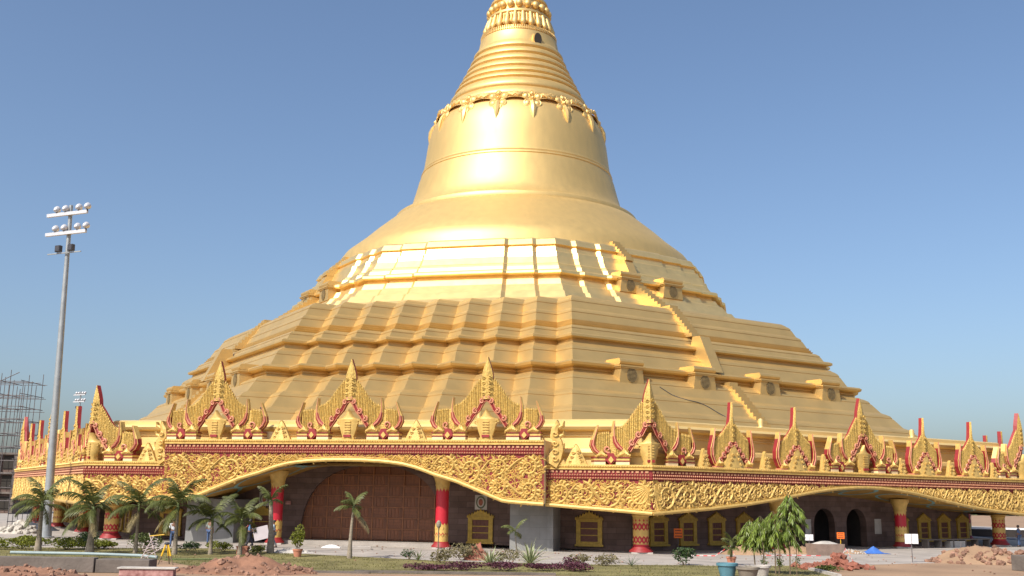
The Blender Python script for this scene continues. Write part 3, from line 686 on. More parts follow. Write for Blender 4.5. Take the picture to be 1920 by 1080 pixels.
# ------------------------------------------------------------------ columns
def zig(mb, r, zlo, zhi, n, amp, mi, up=True, hang=False):
    """gold sleeve whose upper (or lower) edge runs in points"""
    m = n*2; top = []; bot = []
    for i in range(m):
        a = 2*math.pi*i/m; e = amp if i % 2 == 0 else 0
        top.append((r*math.cos(a), r*math.sin(a), zhi+(e if up else 0))); bot.append((r*math.cos(a), r*math.sin(a), zlo-(e if hang else 0)))
    mb.strip([bot, top], mi, close=True)
def column(name, x, y, H, r=.43, short=False):
    c = thing(name, None, None, (x, y, 0)); c.parent = pag
    mb = MB(); prof = [(r, .3), (r, H)]; mb.lathe(prof, 24); sh = mb.build('shaft', 'colred', c, 40)
    mb = MB(); mb.lathe([(r*1.9, 0), (r*1.9, .1)], 4, 1, a0=math.pi/4); mb.lathe([(r*1.55, .1), (r*1.5, .2), (r*1.2, .32), (r*1.15, .42), (r*1.02, .46)], 24); mb.build('base', ['red', 'palecon'], c, 40)
    g = MB()
    if short:
        for zlo, zhi in ((.46, .68), (1.0, 1.5), (1.82, 2.06)): zig(g, r*1.025, zlo+.12, zhi-.08, 12, .14, 0, True, zlo > .5)
    else:
        zig(g, r*1.025, .46, .72, 12, .2, 0); zig(g, r*1.03, 1.06, 1.5, 12, .16, 0, True, True)
    for i in range(12):                      # lozenges round the lower shaft
        a = 2*math.pi*(i+.5)/12; c_, s_ = math.cos(a), math.sin(a); rr = r*1.04
        for zz in ((.86, 1.66) if short else (.86, 1.3)):
            g.add([(rr*c_-.06*s_*-1*0, rr*s_, zz-.12), (rr*c_+.07*s_, rr*s_-.07*c_, zz), (rr*c_, rr*s_, zz+.12), (rr*c_-.07*s_, rr*s_+.07*c_, zz), (rr*1.05*c_, rr*1.05*s_, zz)], [(0, 1, 4), (1, 2, 4), (2, 3, 4), (3, 0, 4)])
    g.build('gilded_band', 'relief', c)
    k = MB(); z0 = H-(.45 if short else .8); zig(k, r*1.03, z0, H-.2, 12, .22, 0, False, True); k.lathe([(r*1.05, z0+.1), (r*1.15, z0+.2), (r*1.1, z0+.3), (r*1.35, H-.15), (r*1.6, H), (r*1.6, H+.25)], 20)
    k.build('capital', 'relief', c, 40); return c
def face_pt(k, s, d): b = beta(k); return math.sin(b)*d+math.cos(b)*s, -math.cos(b)*d+math.sin(b)*s
for s in (-5.97, 5.97): column('column', *face_pt(-1, s, 46.67), 4.72)
for k in (-2, 0, 1):
    for s in (-6.6, 6.8): column('column', *face_pt(k, s, 45.9), 3.42 if k != -2 else 2.62)
for k in (-2, -1, 0, 1):
    a = PSI+k*math.pi/4; column('corner_column', 49.9*math.sin(a), -49.9*math.cos(a), 2.62, .5, True)
for o in [o for o in bpy.data.objects if o.name.startswith(('column', 'corner_column'))]:
    for k_ in ('label', 'category'):
        if k_ in o: del o[k_]

# ------------------------------------------------------------------ pediments
def flame_top(x):      # stepped silhouette of the big pediment
    return lerp([(0, 4.2), (.42, 4.0), (.54, 3.86), (.98, 3.29), (1.42, 2.66), (1.8, 2.34), (2.2, 2.2), (2.6, 2.0), (3.4, 1.9)], abs(x))
def arch_bot(x): return lerp([(0, 2.72), (.18, 2.62), (.34, 2.38), (.5, 2.05), (.86, 1.68), (1.04, 1.35), (1.3, .95), (1.42, .45), (3.6, .45)], abs(x))
def sweep(mb, pts, ws, y0, y1, fn, mi=0, side=None, tip=99):
    L_ = []; Rr = []
    n = len(pts)
    for i, (x, z) in enumerate(pts):
        a = pts[max(i-1, 0)]; b = pts[min(i+1, n-1)]; tx, tz = b[0]-a[0], b[1]-a[1]; l = math.hypot(tx, tz) or 1; nx, nz = -tz/l, tx/l
        L_.append((x+nx*ws[i]/2, z+nz*ws[i]/2)); Rr.append((x-nx*ws[i]/2, z-nz*ws[i]/2))
    vs = [fn(p[0], y0, p[1]) for p in L_]+[fn(p[0], y0-.05, p[1]) for p in pts]+[fn(p[0], y0, p[1]) for p in Rr]+[fn(p[0], y1, p[1]) for p in Rr]+[fn(p[0], y1, p[1]) for p in L_]
    fs = []; ms = []
    for i in range(n-1):
        for r0, m_ in ((0, mi), (1, mi), (2, side), (3, side), (4, side)):
            r1 = (r0+1) % 5; fs.append((r0*n+i, r0*n+i+1, r1*n+i+1, r1*n+i)); ms.append(2 if i >= tip else (m_ if m_ is not None else mi))
    o = len(mb.v); mb.v += vs; mb.f += [tuple(j+o for j in f) for f in fs]; mb.m += ms
    mb.f.append(tuple(o+r*n for r in range(5))); mb.m.append(side if side is not None else mi); mb.f.append(tuple(o+r*n+n-1 for r in (4, 3, 2, 1, 0))); mb.m.append(side if side is not None else mi)
def tube_fn(mb, pts, rad, fn, n=5, mi=0):
    o = len(mb.v); mb.tube(pts, rad, n, mi); mb.v[o:] = [fn(*p) for p in mb.v[o:]]
def curl(mb, cx, cz, r, y, sg, fn, w_=.07, mi=0, turns=1.1, a0=0.0):
    pts = []; rad = []
    for i in range(12):
        t = i/11; a = a0+sg*turns*2*math.pi*t; rr = r*(1-.8*t); pts.append((cx+rr*math.cos(a), y-.06*t, cz+rr*math.sin(a))); rad.append(w_*(1-.35*t))
    tube_fn(mb, pts, rad, fn, 5, mi)
def reed(mb, x, z0, z1, r, fn, y, rows_=3):
    n = 5; ang = [math.pi*i/(n-1) for i in range(n)]; vs = []
    zs = [z0, z1-.12, z1-.06, z1+.1]; rr = [r, r, r*1.15, .012]
    for z, q in zip(zs, rr):
        for a in ang: vs.append(fn(x+q*math.cos(a), y-q*1.3*math.sin(a), z))
    fs = []
    for i in range(3):
        for k in range(n-1): fs.append((i*n+k, (i+1)*n+k, (i+1)*n+k+1, i*n+k+1))
    mb.add(vs, fs)
def big_pediment(fn, corner=False):
    """returns {part: (mesh)} of the large flame pediment; fn folds it round a corner"""
    P = {}; T = .26
    # backing body
    mb = MB()
    for sg in (-1, 1):
        xs = [0.0, .1, .18, .26, .34, .42, .54, .7, .86, .98, 1.04, 1.2, 1.3, 1.42, 1.6, 1.8, 2.0, 2.2, 2.4, 2.6, 3.0, 3.4]
        F = [[fn(sg*x, -T/2, arch_bot(x)) for x in xs], [fn(sg*x, -T/2, flame_top(x)-.05) for x in xs], [fn(sg*x, T/2, flame_top(x)-.05) for x in xs], [fn(sg*x, T/2, arch_bot(x)) for x in xs], [fn(sg*x, -T/2, arch_bot(x)) for x in xs]]
        F = F if sg > 0 else [r[::-1] for r in F]
        mb.strip(F[:2][::-1] if 0 else F[:2], 0); mb.strip(F[1:3], 1); mb.strip(F[2:4], 1); mb.strip(F[3:5], 1)
        mb.add([fn(sg*3.4, -T/2, .45), fn(sg*3.4, T/2, .45), fn(sg*3.4, T/2, 1.85), fn(sg*3.4, -T/2, 1.85)], [(0, 1, 2, 3)], 1)
    P['pediment'] = mb.mesh('pediment', ['reed', 'red'])
    mb = MB(); i = 0; x = .5
    while x < 3.36:
        if not (2.16 < x < 2.56):
            for sg in (-1, 1): reed(mb, sg*x, arch_bot(x)+.05, flame_top(x)+.03, .062 if i % 2 else .05, fn, -T/2+.005)
        x += .118; i += 1
    P['reeds'] = mb.mesh('reeds', 'reed')
    mb = MB(); prof = [(2.62, .44), (3.5, .43), (4.0, .39), (4.37, .34), (4.8, .22), (5.15, .1), (5.42, .012)]
    rows = []
    for z, hw in prof: rows.append([fn(-hw, T/2, z), fn(-hw, -T/2-.02, z), fn(-hw*.5, -T/2-.13*hw/.44-.02, z), fn(0, -T/2-.2*hw/.44-.02, z), fn(hw*.5, -T/2-.13*hw/.44-.02, z), fn(hw, -T/2-.02, z), fn(hw, T/2, z)])
    mb.strip(rows[:], 0); mb.f = [tuple(f) for f in mb.f]; mb.m = [1 if j % 6 in (0, 5) else 0 for j in range(len(mb.f))]
    mb.strip([[r[6], r[0]] for r in rows], 1)
    for z in (3.0, 3.35, 3.7, 4.05): 
        for sx in (-.2, .2): curl(mb, sx, z, .13, -T/2-.17, 1 if sx > 0 else -1, fn, .05)
    P['spike'] = mb.mesh('spike', ['reed', 'red'])
    # horns
    mb = MB(); mb2 = MB()
    for sg in (-1, 1):
        hi = [(1.80, .95), (2.02, 1.12), (2.22, 1.42), (2.30, 1.8), (2.31, 2.2), (2.28, 2.5), (2.25, 2.78)]; wi = [.24, .32, .29, .2, .14, .08, .02]
        ho = [(3.28, .72), (3.52, .92), (3.66, 1.22), (3.62, 1.55), (3.50, 1.9), (3.4, 2.2), (3.3, 2.5)]; wo = [.21, .27, .29, .22, .14, .08, .02]
        for hh, ww in ((hi, wi), (ho, wo)):
            mb = MB(); mb2 = mb
            pts = [(sg*a, b) for a, b in hh]; sweep(mb, pts, ww, -T/2-.1, T/2, fn, tip=3)
            tube_fn(mb2, [(a, -T/2-.15, b) for a, b in pts], [.05, .06, .05, .045, .03, .02, .01], fn, mi=1)
            for q in (-1, 1):
                ed = []
                for i, (a, b) in enumerate(pts):
                    p0 = pts[max(i-1, 0)]; p1 = pts[min(i+1, 6)]; l = math.hypot(p1[0]-p0[0], p1[1]-p0[1]); ed.append((a-(p1[1]-p0[1])/l*ww[i]*.5*q, -T/2-.08, b+(p1[0]-p0[0])/l*ww[i]*.5*q))
                tube_fn(mb2, ed, .03, fn, 4, 2)
            P.setdefault('horn', []).append(mb.mesh('horn', ['red', 'pink', 'relief']))
    # arch trim: red band, salmon edges, curls
    mb = MB(); mb2 = MB()
    path = [(0, 2.62), (.2, 2.55), (.36, 2.3), (.52, 1.98), (.88, 1.6), (1.06, 1.3), (1.34, .9)]
    for sg in (-1, 1):
        pts = [(sg*a, b) for a, b in path]; sweep(mb, pts, [.16, .17, .17, .17, .17, .16, .14], -T/2-.06, T/2, fn)
        for q in (-.12, .12): tube_fn(mb2, [(sg*(a+q*.6), -T/2-.1, b+q*.8) for a, b in path], .035, fn, 4)
        for (a, b), r in zip(((.3, 2.5), (.74, 1.86), (1.16, 1.36), (.08, 2.74)), (.17, .2, .2, .12)): curl(mb2, sg*a, b, r, -T/2-.12, -sg, fn, .065, a0=1.57)
        m3 = MB(); curl(m3, sg*2.72, .98, .24, -T/2-.08, sg, fn, .07, a0=-1.0); P.setdefault('scroll_curl', []).append(m3.mesh('scroll_curl', 'pink'))
    o = len(mb.v); mb.v += mb2.v; mb.f += [tuple(i+o for i in f) for f in mb2.f]; mb.m += [1]*len(mb2.f)
    P['arch_trim'] = mb.mesh('arch_trim', ['red', 'pink'])
    # plinth blocks, diamonds, leaf mounds
    def fbox(mb, x0, x1, y0, y1, z0, z1, mi):
        o = len(mb.v); mb.box(((x0+x1)/2, (y0+y1)/2, (z0+z1)/2), (x1-x0, y1-y0, z1-z0), mi); mb.v[o:] = [fn(*p) for p in mb.v[o:]]
    for sg in (-1, 1):
        for a, b in ((1.36, 2.2), (2.88, 3.6)):
            mb = MB(); x0, x1 = sorted((sg*a, sg*b)); fbox(mb, x0, x1, -.34, .3, 0, .2, 1); fbox(mb, x0-.03, x1+.03, -.37, .32, .2, .27, 0); fbox(mb, x0, x1, -.34, .3, .27, .42, 2); fbox(mb, x0-.04, x1+.04, -.39, .32, .42, .5, 0)
            P.setdefault('plinth', []).append(mb.mesh('plinth', ['darkred', 'cream', 'relief']))
    for sg in (-1, 1):
        mb = MB(); c = sg*2.55; o = len(mb.v)
        mb.prism([(c-.36, .32), (c, -.02), (c+.36, .32), (c+.2, .72), (c-.2, .72)], -.36, .2, 0)
        mb.prism([(c-.17, .3), (c, .1), (c+.17, .3), (c, .52)], -.43, -.35, 1)
        mb.v[o:] = [fn(*p) for p in mb.v[o:]]
        P.setdefault('diamond', []).append(mb.mesh('diamond', ['red', 'relief']))
    for sg in (-1, 1):
        for c, hw, h in ((1.72, .42, .55), (3.15, .34, .42)):
            mb = MB()
            for i in range(7):
                t = i/6-.5; o = len(mb.v); hh = h*(1-1.3*abs(t)); mb.tube([(sg*c+t*hw*2, -.3, .48), (sg*c+t*hw*1.7, -.42, .5+hh*.4), (sg*c+t*hw*1.2, -.34, .5+hh)], [.09, .1, .02], 5); mb.v[o:] = [fn(*p) for p in mb.v[o:]]
            P.setdefault('leaf_mound', []).append(mb.mesh('leaf_mound', 'relief'))
    # urn in the opening
    mb = MB(); y = -.15; half = [(.42, 0), (.46, .1), (.4, .2), (.5, .42), (.6, .75), (.66, 1.02), (.68, 1.2), (.86, 1.3), (.84, 1.36), (.62, 1.38), (.42, 1.46), (.3, 1.58), (.16, 1.78), (0, 2.0)]
    poly = half+[(-a, b) for a, b in reversed(half[:-1])]
    rows = [[fn(-a, y+.1, b), fn(-a*.95, y-.1, b), fn(-a*.5, y-.2, b), fn(0, y-.24, b), fn(a*.5, y-.2, b), fn(a*.95, y-.1, b), fn(a, y+.1, b)] for a, b in half]
    mb.strip(rows, 0); mb.strip([[r[6], r[0]] for r in rows], 0)
    for sg in (-1, 1): curl(mb, sg*.66, 1.15, .16, y-.05, sg, fn, .05)
    for i in range(5): 
        o = len(mb.v); mb.box((0, y-.26, .5+.17*i), (.44, .06, .07), 0); mb.v[o:] = [fn(*p) for p in mb.v[o:]]
    o = len(mb.v); mb.box((0, y-.25, .24), (.5, .1, .16), 1); mb.v[o:] = [fn(*p) for p in mb.v[o:]]
    P['urn'] = mb.mesh('urn', ['relief', 'red'], 50)
    return P
def small_pediment():
    P = {}; T = .26; fn = lambda x, y, z: (x, y, z)
    top = lambda x: lerp([(0, 3.0), (.2, 2.95), (.5, 2.62), (.9, 2.2), (1.3, 1.9), (1.6, 1.75)], abs(x)); bot = lambda x: lerp([(0, 1.75), (.3, 1.4), (.9, .72), (1.35, .2), (1.6, .12)], abs(x))
    mb = MB(); xs = [-1.55+3.1*i/24 for i in range(25)]
    F = [[(x, -T/2, bot(x)) for x in xs], [(x, -T/2, top(x)-.04) for x in xs], [(x, T/2, top(x)-.04) for x in xs], [(x, T/2, bot(x)) for x in xs], [(x, -T/2, bot(x)) for x in xs]]
    mb.strip(F[:2], 0); mb.strip(F[1:3], 1); mb.strip(F[2:4], 1); mb.strip(F[3:5], 1)
    for x in (-1.55, 1.55): mb.add([(x, -T/2, .12), (x, T/2, .12), (x, T/2, 1.75), (x, -T/2, 1.75)], [(0, 1, 2, 3)], 1)
    P['small_pediment'] = mb.mesh('small_pediment', ['reed', 'red'])
    mb = MB(); x = .26; i = 0
    while x < 1.5:
        for sg in (-1, 1): reed(mb, sg*x, bot(x)+.04, top(x)+.04, .06, fn, -T/2+.005)
        x += .125; i += 1
    P['reeds'] = mb.mesh('reeds', 'reed')
    mb = MB(); prof = [(1.7, .27), (2.4, .28), (2.95, .24), (3.3, .17), (3.8, .1), (4.35, .05)]
    rows = [[(-hw, T/2, z), (-hw, -T/2-.02, z), (-hw*.5, -T/2-.1, z), (0, -T/2-.15, z), (hw*.5, -T/2-.1, z), (hw, -T/2-.02, z), (hw, T/2, z)] for z, hw in prof]
    mb.strip(rows); mb.m = [1 if j % 6 in (0, 5) else 0 for j in range(len(mb.f))]; mb.strip([[r[6], r[0]] for r in rows], 1)
    hw = .05; mb.add([(-hw, T/2, 4.35), (-hw, -T/2, 4.35), (hw, -T/2, 4.35), (hw, T/2, 4.35)], [(0, 1, 2, 3)], 1)
    for z in (2.1, 2.45, 2.8): curl(mb, 0, z, .12, -T/2-.13, 1, fn, .05)
    P['spike'] = mb.mesh('spike', ['reed', 'red'])
    mb = MB(); mb2 = MB()
    for sg in (-1, 1):
        hh = [(1.38, .08), (1.62, .35), (1.82, .8), (1.84, 1.25), (1.74, 1.7), (1.66, 2.1), (1.62, 2.55)]; ww = [.26, .32, .33, .27, .18, .1, .03]
        mb = MB(); mb2 = mb; pts = [(sg*a, b) for a, b in hh]; sweep(mb, pts, ww, -T/2-.08, T/2, fn, tip=5)
        for q in (-.5, 0, .5):
            ed = []
            for i, (a, b) in enumerate(pts):
                p0 = pts[max(i-1, 0)]; p1 = pts[min(i+1, 6)]; l = math.hypot(p1[0]-p0[0], p1[1]-p0[1]); ed.append((a-(p1[1]-p0[1])/l*ww[i]*q, -T/2-.1-(.04 if q == 0 else 0), b+(p1[0]-p0[0])/l*ww[i]*q))
            tube_fn(mb2, ed, .05 if q == 0 else .03, fn, 4, 1 if q == 0 else 2)
        P.setdefault('horn', []).append(mb.mesh('horn', ['red', 'pink', 'relief']))
    mb = MB(); mb2 = MB()
    for sg in (-1, 1):
        sweep(mb, [(0, 1.72), (sg*.3, 1.38), (sg*.9, .7), (sg*1.35, .2)], [.26, .24, .22, .2], -T/2-.06, T/2, fn)
        for a, b in ((.2, 1.5), (.5, 1.16), (.82, .8), (1.12, .46)): curl(mb2, sg*a, b, .19, -T/2-.1, -sg, fn, .075, a0=1.57)
        mb2.box((sg*1.35, -.05, .05), (.6, .55, .1))
    o = len(mb.v); mb.v += mb2.v; mb.f += [tuple(i+o for i in f) for f in mb2.f]; mb.m += [1]*len(mb2.f)
    P['arch_trim'] = mb.mesh('arch_trim', ['red', 'pink'])
    for sg in (-1, 1):
        mb = MB()
        for i in range(5):
            t = i/4-.5; mb.tube([(sg*1.32+t*.5, -.25, .1), (sg*1.32+t*.45, -.36, .3), (sg*1.32+t*.3, -.28, .55-.3*abs(t))], [.08, .1, .02], 5)
        P.setdefault('leaf_mound', []).append(mb.mesh('leaf_mound', 'relief'))
    return P
def antefix(hw, h):
    mb = MB(); rows = []
    for t in (0, .12, .3, .5, .7, .88, 1): 
        q = hw*(1-t)**.85+.012; rows.append([(-q, .14, h*t), (-q, -.1, h*t), (-q*.4, -.2*(1-t)-.06, h*t), (0, -.24*(1-t)-.06, h*t), (q*.4, -.2*(1-t)-.06, h*t), (q, -.1, h*t), (q, .14, h*t)])
    mb.strip(rows); mb.strip([[r[6], r[0]] for r in rows])
    for i in range(3):
        z = h*(.15+.22*i); q = hw*(1-.15-.22*i)*.55
        for sg in (-1, 1): curl(mb, sg*q, z, .12, -.2, sg, lambda x, y, z: (x, y, z), .05)
    return mb.mesh('antefix', 'relief')
flat = lambda x, y, z: (x, y, z)
def fold(x, y, z):      # local -y is the corner direction; the two halves turn 22.5 degrees each way
    sg = 1 if x >= 0 else -1; b = math.pi/8; o = -y
    # along-face coordinate includes the mitre so both halves meet at x = 0
    s = abs(x)-o*math.tan(math.pi/8)*-1 if x != 0 else o*math.tan(math.pi/8)
    s = -(o*math.tan(math.pi/8))+abs(x)
    return (sg*(s*math.cos(b)+o*math.sin(b)), s*math.sin(b)-o*math.cos(b), z)
def assemble(P, head, loc, rz):
    o = put(head, P[head], pag, loc, rz)
    for n, me in P.items():
        if n == head: continue
        for q in (me if isinstance(me, list) else [me]):
            c = put(n, q, o)
            if n == 'reeds': c['kind'] = 'stuff'
    return o
BP = big_pediment(flat); CP = big_pediment(fold, True); SPD = small_pediment()
for s in (-9.75, 0.0, 9.5):
    x, y = face_pt(-1, s, PD-.42); assemble(BP, 'pediment', (x, y, PZ), beta(-1))
for k in (-3, -2, -1, 0, 1):
    a = PSI+k*math.pi/4; r = 52.46-.5; assemble(CP, 'pediment', (r*math.sin(a), -r*math.cos(a), 5.495), a)
AF1, AF2, AF3 = antefix(.72, 1.3), antefix(1.0, 1.5), antefix(.42, 1.2)
for k in (-3, -2, 0, 1):
    for s in (0.0,):
        x, y = face_pt(k, s, AP-.42); assemble(BP, 'pediment', (x, y, 5.495), beta(k))
    for s in (-12.95, -6.95, 7.1, 13.1):
        x, y = face_pt(k, s, AP-.42); assemble(SPD, 'small_pediment', (x, y, 5.495), beta(k))
        x, y = face_pt(k, s, AP-.2); put('antefix', AF2, pag, (x, y, 5.495), beta(k))
    for s in (-15.55, -10.0, -4.2, 4.2, 10.1, 15.6):
        x, y = face_pt(k, s, AP-.25); put('antefix', AF3, pag, (x, y, 5.495), beta(k))
for s, d, z in ((-4.85, PD-.25, PZ), (4.75, PD-.25, PZ), (-15.3, AP-.25, 5.495), (15.25, AP-.25, 5.495)):
    x, y = face_pt(-1, s, d); put('antefix', AF1, pag, (x, y, z), beta(-1))
# scroll brackets against the portico ends
mb = MB()
sweep(mb, [(0.0, 0), (.32, .5), (.5, .9), (.46, 1.4), (.2, 1.8), (.25, 2.2), (.42, 2.5), (.4, 2.8)], [.9, .8, .62, .5, .5, .42, .3, .03], -.2, .25, flat)
for z in (.35, .8, 1.3, 1.9): curl(mb, .3, z, .2, -.28, -1, flat, .06)
for z in (.9, 1.7, 2.3): sweep(mb, [(.5, z), (.8, z+.15), (.86, z+.42)], [.25, .16, .02], -.16, .16, flat)
bm_ = mb.mesh('scroll_bracket', 'relief')
mb = MB(); mb.v = [(-x, y, z) for x, y, z in bm_.vertices.data.vertices.values()] if 0 else []
mb2 = MB(); mb2.add([(-v.co.x, v.co.y, v.co.z) for v in bm_.vertices], [tuple(reversed(p.vertices)) for p in bm_.polygons]); bm2 = mb2.mesh('scroll_bracket', 'relief')
for sg, me in ((1, bm_), (-1, bm2)):
    x, y = face_pt(-1, sg*(PW+.32), AP+.05); put('scroll_bracket', me, pag, (x, y, 5.5), beta(-1))
# thin dark tube drawn to read as a faint shade streak on the right-hand slope
b = beta(0); mb = MB()
pts = []
for i in range(13):
    t = i/12; s = -8.6+5.2*t; z = 12.2-2.4*t-.25*math.sin(t*7); a = prof_a(LOW, z)+.04; pts.append((s, -a, z))
mb.tube(pts, .03, 5); at_face(mb.build('shade_streak', 'darkgrey', pag), 0)

# ------------------------------------------------------------------ vegetation
def frond_mesh(L, elev, droop, nl=22, wl=.42, seed=0, name='frond', m='frond', bend=0.0):
    rg = random.Random(seed); mb = MB(); pts = []; x = z = 0.0; a = elev; n = 12
    for i in range(n+1):
        pts.append(Vector((x, bend*(i/n)**2*L, z))); a -= droop/n*(.5+1.0*i/n); x += math.cos(a)*L/n; z += math.sin(a)*L/n
    mb.tube(pts, [.028*(1-.8*i/n)+.004 for i in range(n+1)], 4, 0)
    for i in range(nl):
        t = .12+.88*i/(nl-1); f = t*n; k = min(n-1, int(f)); p = pts[k].lerp(pts[k+1], f-k); d = (pts[k+1]-pts[k]).normalized()
        ln = wl*(.55+.9*math.sin(math.pi*min(1, t*.85+.12)))*(1.0-.35*t)*rg.uniform(.85, 1.1)
        for sg in (-1, 1):
            sd_ = Vector((-d.y, d.x, 0)).normalized() if abs(d.z) < .98 else Vector((0, 1, 0)); sd_ = sd_*sg
            upv = d.cross(sd_)*sg; dr = (d*.75+sd_*.75+Vector((0, 0, -.28-.35*rg.random()))).normalized()
            w_ = d*.03; q = p+dr*ln*.55+Vector((0, 0, .03)); e = p+dr*ln+Vector((0, 0, -.16*ln))
            mb.add([p-w_, p+w_, q+w_, q-w_, e], [(0, 1, 2, 3), (3, 2, 4)])
    return mb.mesh(name, m)
FR = [frond_mesh(2.15, R_(e), R_(d), 30, .55, i, bend=bd) for i, (e, d, bd) in enumerate([(78, 70, .06), (62, 85, -.05), (48, 95, .05), (32, 90, -.06), (14, 75, .04), (-12, 55, 0)])]
FRD = frond_mesh(1.6, R_(-25), R_(45), 20, .42, 9, m='fronddry')
FRS = [frond_mesh(1.05, R_(e), R_(d), 18, .33, 20+i) for i, (e, d) in enumerate([(75, 60), (50, 80), (28, 75), (5, 60)])]
def trunk_mesh(h, r0, r1, lean=(0, 0), bulge=.35, name='trunk', m='trunk'):
    mb = MB(); n = 14; pts = []; rad = []
    for i in range(n+1):
        t = i/n; pts.append((lean[0]*t*t, lean[1]*t*t, h*t)); rr = r0+(r1-r0)*t; rad.append((rr*(1+bulge*math.exp(-((t-.0)/.28)**2)))*(1+.06*(i % 2)))
    mb.tube(pts, rad, 9); return mb.mesh(name, m, 50)
def palm(label, x, y, H, th, nf, r=.1, lean=(0, 0), small=False, seed=0, wind=2.9, dry=1, group='young palms on the lawn', sc_=1.0):
    nf = nf if small else int(nf*1.1); rg = random.Random(seed); o = thing('palm_tree', label, 'palm tree', (x, y, 0), rg.uniform(0, .5), group)
    put('trunk', trunk_mesh(th, r, r*.62, lean), o)
    mb = MB(); cs = .5 if not small else .3; mb.tube([(lean[0], lean[1], th-.02), (lean[0], lean[1], th+cs*.4), (lean[0], lean[1], th+cs)], [r*.66, r*.72, r*.35], 8); mb.build('crownshaft', 'shaft', o, 50)
    fs = FRS if small else FR
    for i in range(nf):
        j = min(len(fs)-1, int(i*len(fs)/nf)); a = i*2.399+rg.uniform(-.35, .35)
        # the wind gathers the fronds on one side
        a = a+.45*math.sin(wind-a)
        f = put('frond', fs[j], o, (lean[0], lean[1], th+cs*(.95-.5*i/nf))); s = sc_*rg.uniform(.85, 1.08); f.scale = (s, s, s); f.rotation_euler = (rg.uniform(-.25, .25), 0, a)
    for i in range(dry):
        f = put('frond', FRD, o, (lean[0], lean[1], th+.05)); f.rotation_euler = (0, 0, rg.uniform(0, 6.28)); f['label'] = 'dry brown frond'
    return o
palm('bushy young palm in front of the tall lamp mast', -27.1, -56.1, 4.28, 2.25, 11, .15, seed=1, dry=0)
palm('broad palm with thick pale trunk, second from the left', -23.4, -57.9, 4.2, 2.05, 12, .19, seed=2)
palm('slim palm beside the round shrub near the yellow tripod', -21.1, -57.25, 4.05, 2.3, 9, .1, seed=3)
palm('palm with arching fronds next to the person in a white shirt', -18.75, -57.7, 3.95, 2.35, 10, .12, seed=4)
palm('low palm in front of the person standing at the grey screen wall', -16.9, -57.2, 3.1, 1.6, 9, .1, seed=5, dry=0, sc_=.85)
palm('low palm above the brown box planter', -15.35, -56.8, 3.1, 1.5, 10, .11, seed=6, sc_=.85)
palm('palm with swollen pale trunk in front of the left red column', -14.1, -54.8, 3.6, 2.75, 5, .17, (-.12, 0), True, 7, dry=0, sc_=1.2)
palm('lone thin palm with few fronds in front of the wooden gate', -8.85, -58.7, 3.3, 2.5, 6, .11, (.1, 0), True, 8, dry=1, sc_=1.2)
palm('tiny sparse palm in front of the grey screen wall', .3, -55.9, 1.8, 1.25, 4, .05, (-.1, 0), True, 9, dry=0)
palm('leaning palm with bare grey trunk at the pavement edge behind the lawn', -26.9, -37.6, 2.6, 2.3, 7, .13, (.25, .1), False, 10, dry=2, sc_=.9)
def leaf_cluster(n, rx, ry, rz, size, seed, zc=None, elong=1.6, droop=0.0, shell=.55):
    rg = random.Random(seed); mb = MB(); lob = [(rg.uniform(-.5, .5), rg.uniform(-.5, .5), rg.uniform(-.25, .5), rg.uniform(.45, .75)) for _ in range(7)]
    zc = rz if zc is None else zc
    for i in range(n):
        lx, ly, lz, lr = rg.choice(lob); u = rg.uniform(-1, 1); a = rg.uniform(0, 6.28); q = math.sqrt(1-u*u); rr = lr*(shell+(1-shell)*rg.random()**.5)
        c = Vector(((lx+rr*q*math.cos(a))*rx, (ly+rr*q*math.sin(a))*ry, zc+(lz+rr*u)*rz))
        if c.z < .02: c.z = abs(c.z)*.5+.02
        d = Vector((rg.gauss(0, 1), rg.gauss(0, 1), rg.gauss(0, .7)+.2-droop)).normalized(); s_ = d.cross(Vector((rg.gauss(0, 1), rg.gauss(0, 1), rg.gauss(0, 1)))).normalized(); L = size*rg.uniform(.7, 1.3)
        mb.add([c-d*L*.5, c+s_*L*.5/elong, c+d*L*.5, c-s_*L*.5/elong], [(0, 1, 2, 3)])
    return mb
def shrub(name, label, cat, x, y, rx, ry, h, m, n=500, size=.11, seed=0, group=None, stems=4, **kw):
    o = thing(name, label, cat, (x, y, 0), 0, group); rg = random.Random(seed)
    f = leaf_cluster(n, rx, ry, h*.5, size, seed, h*.5, **kw).build('foliage', m, o); f['kind'] = 'stuff'
    for i in range(stems):
        mb = MB(); a = rg.uniform(0, 6.28); mb.tube([(.05*math.cos(a), .05*math.sin(a), 0), (rx*.4*math.cos(a), ry*.4*math.sin(a), h*.4), (rx*.6*math.cos(a), ry*.6*math.sin(a), h*.75)], [.02, .014, .006], 4); mb.build('stem', 'stem', o)
    return o
for i, (x, y, rx, h, lab, m) in enumerate([(-31.2, -55.4, 1.9, .8, 'clipped hedge block at the left edge of the lawn', 'yleaf'), (-28.7, -54.8, 1.5, .82, 'clipped hedge block just left of the first palm trunk', 'yleaf'),
        (-26.2, -54.3, 1.2, .75, 'clipped hedge block between the first two palm trunks', 'yleaf'), (-24.4, -53.8, 1.1, .6, 'low hedge block behind the second palm trunk', 'yleaf'), (-29.7, -50.6, 1.2, .55, 'low dark hedge block at the edge of the pavement', 'leaf')]):
    shrub('hedge', lab, 'hedge', x, y, rx, .7, h, m, 1300, .12, 40+i, 'hedge along the left side of the lawn', 5, shell=.75)
shrub('shrub', 'bushy dark green shrub rising above the clipped hedge', 'shrub', -25.9, -52.6, .75, .7, 1.05, 'dleaf', 700, .14, 50)
shrub('shrub', 'round green shrub behind the slim palm', 'shrub', -22.2, -52.9, 1.05, .9, .95, 'leaf', 1100, .12, 51)
shrub('shrub', 'small grey-green shrub right of the person in white', 'shrub', -19.2, -53.9, .7, .6, .55, 'dleaf', 450, .12, 52)
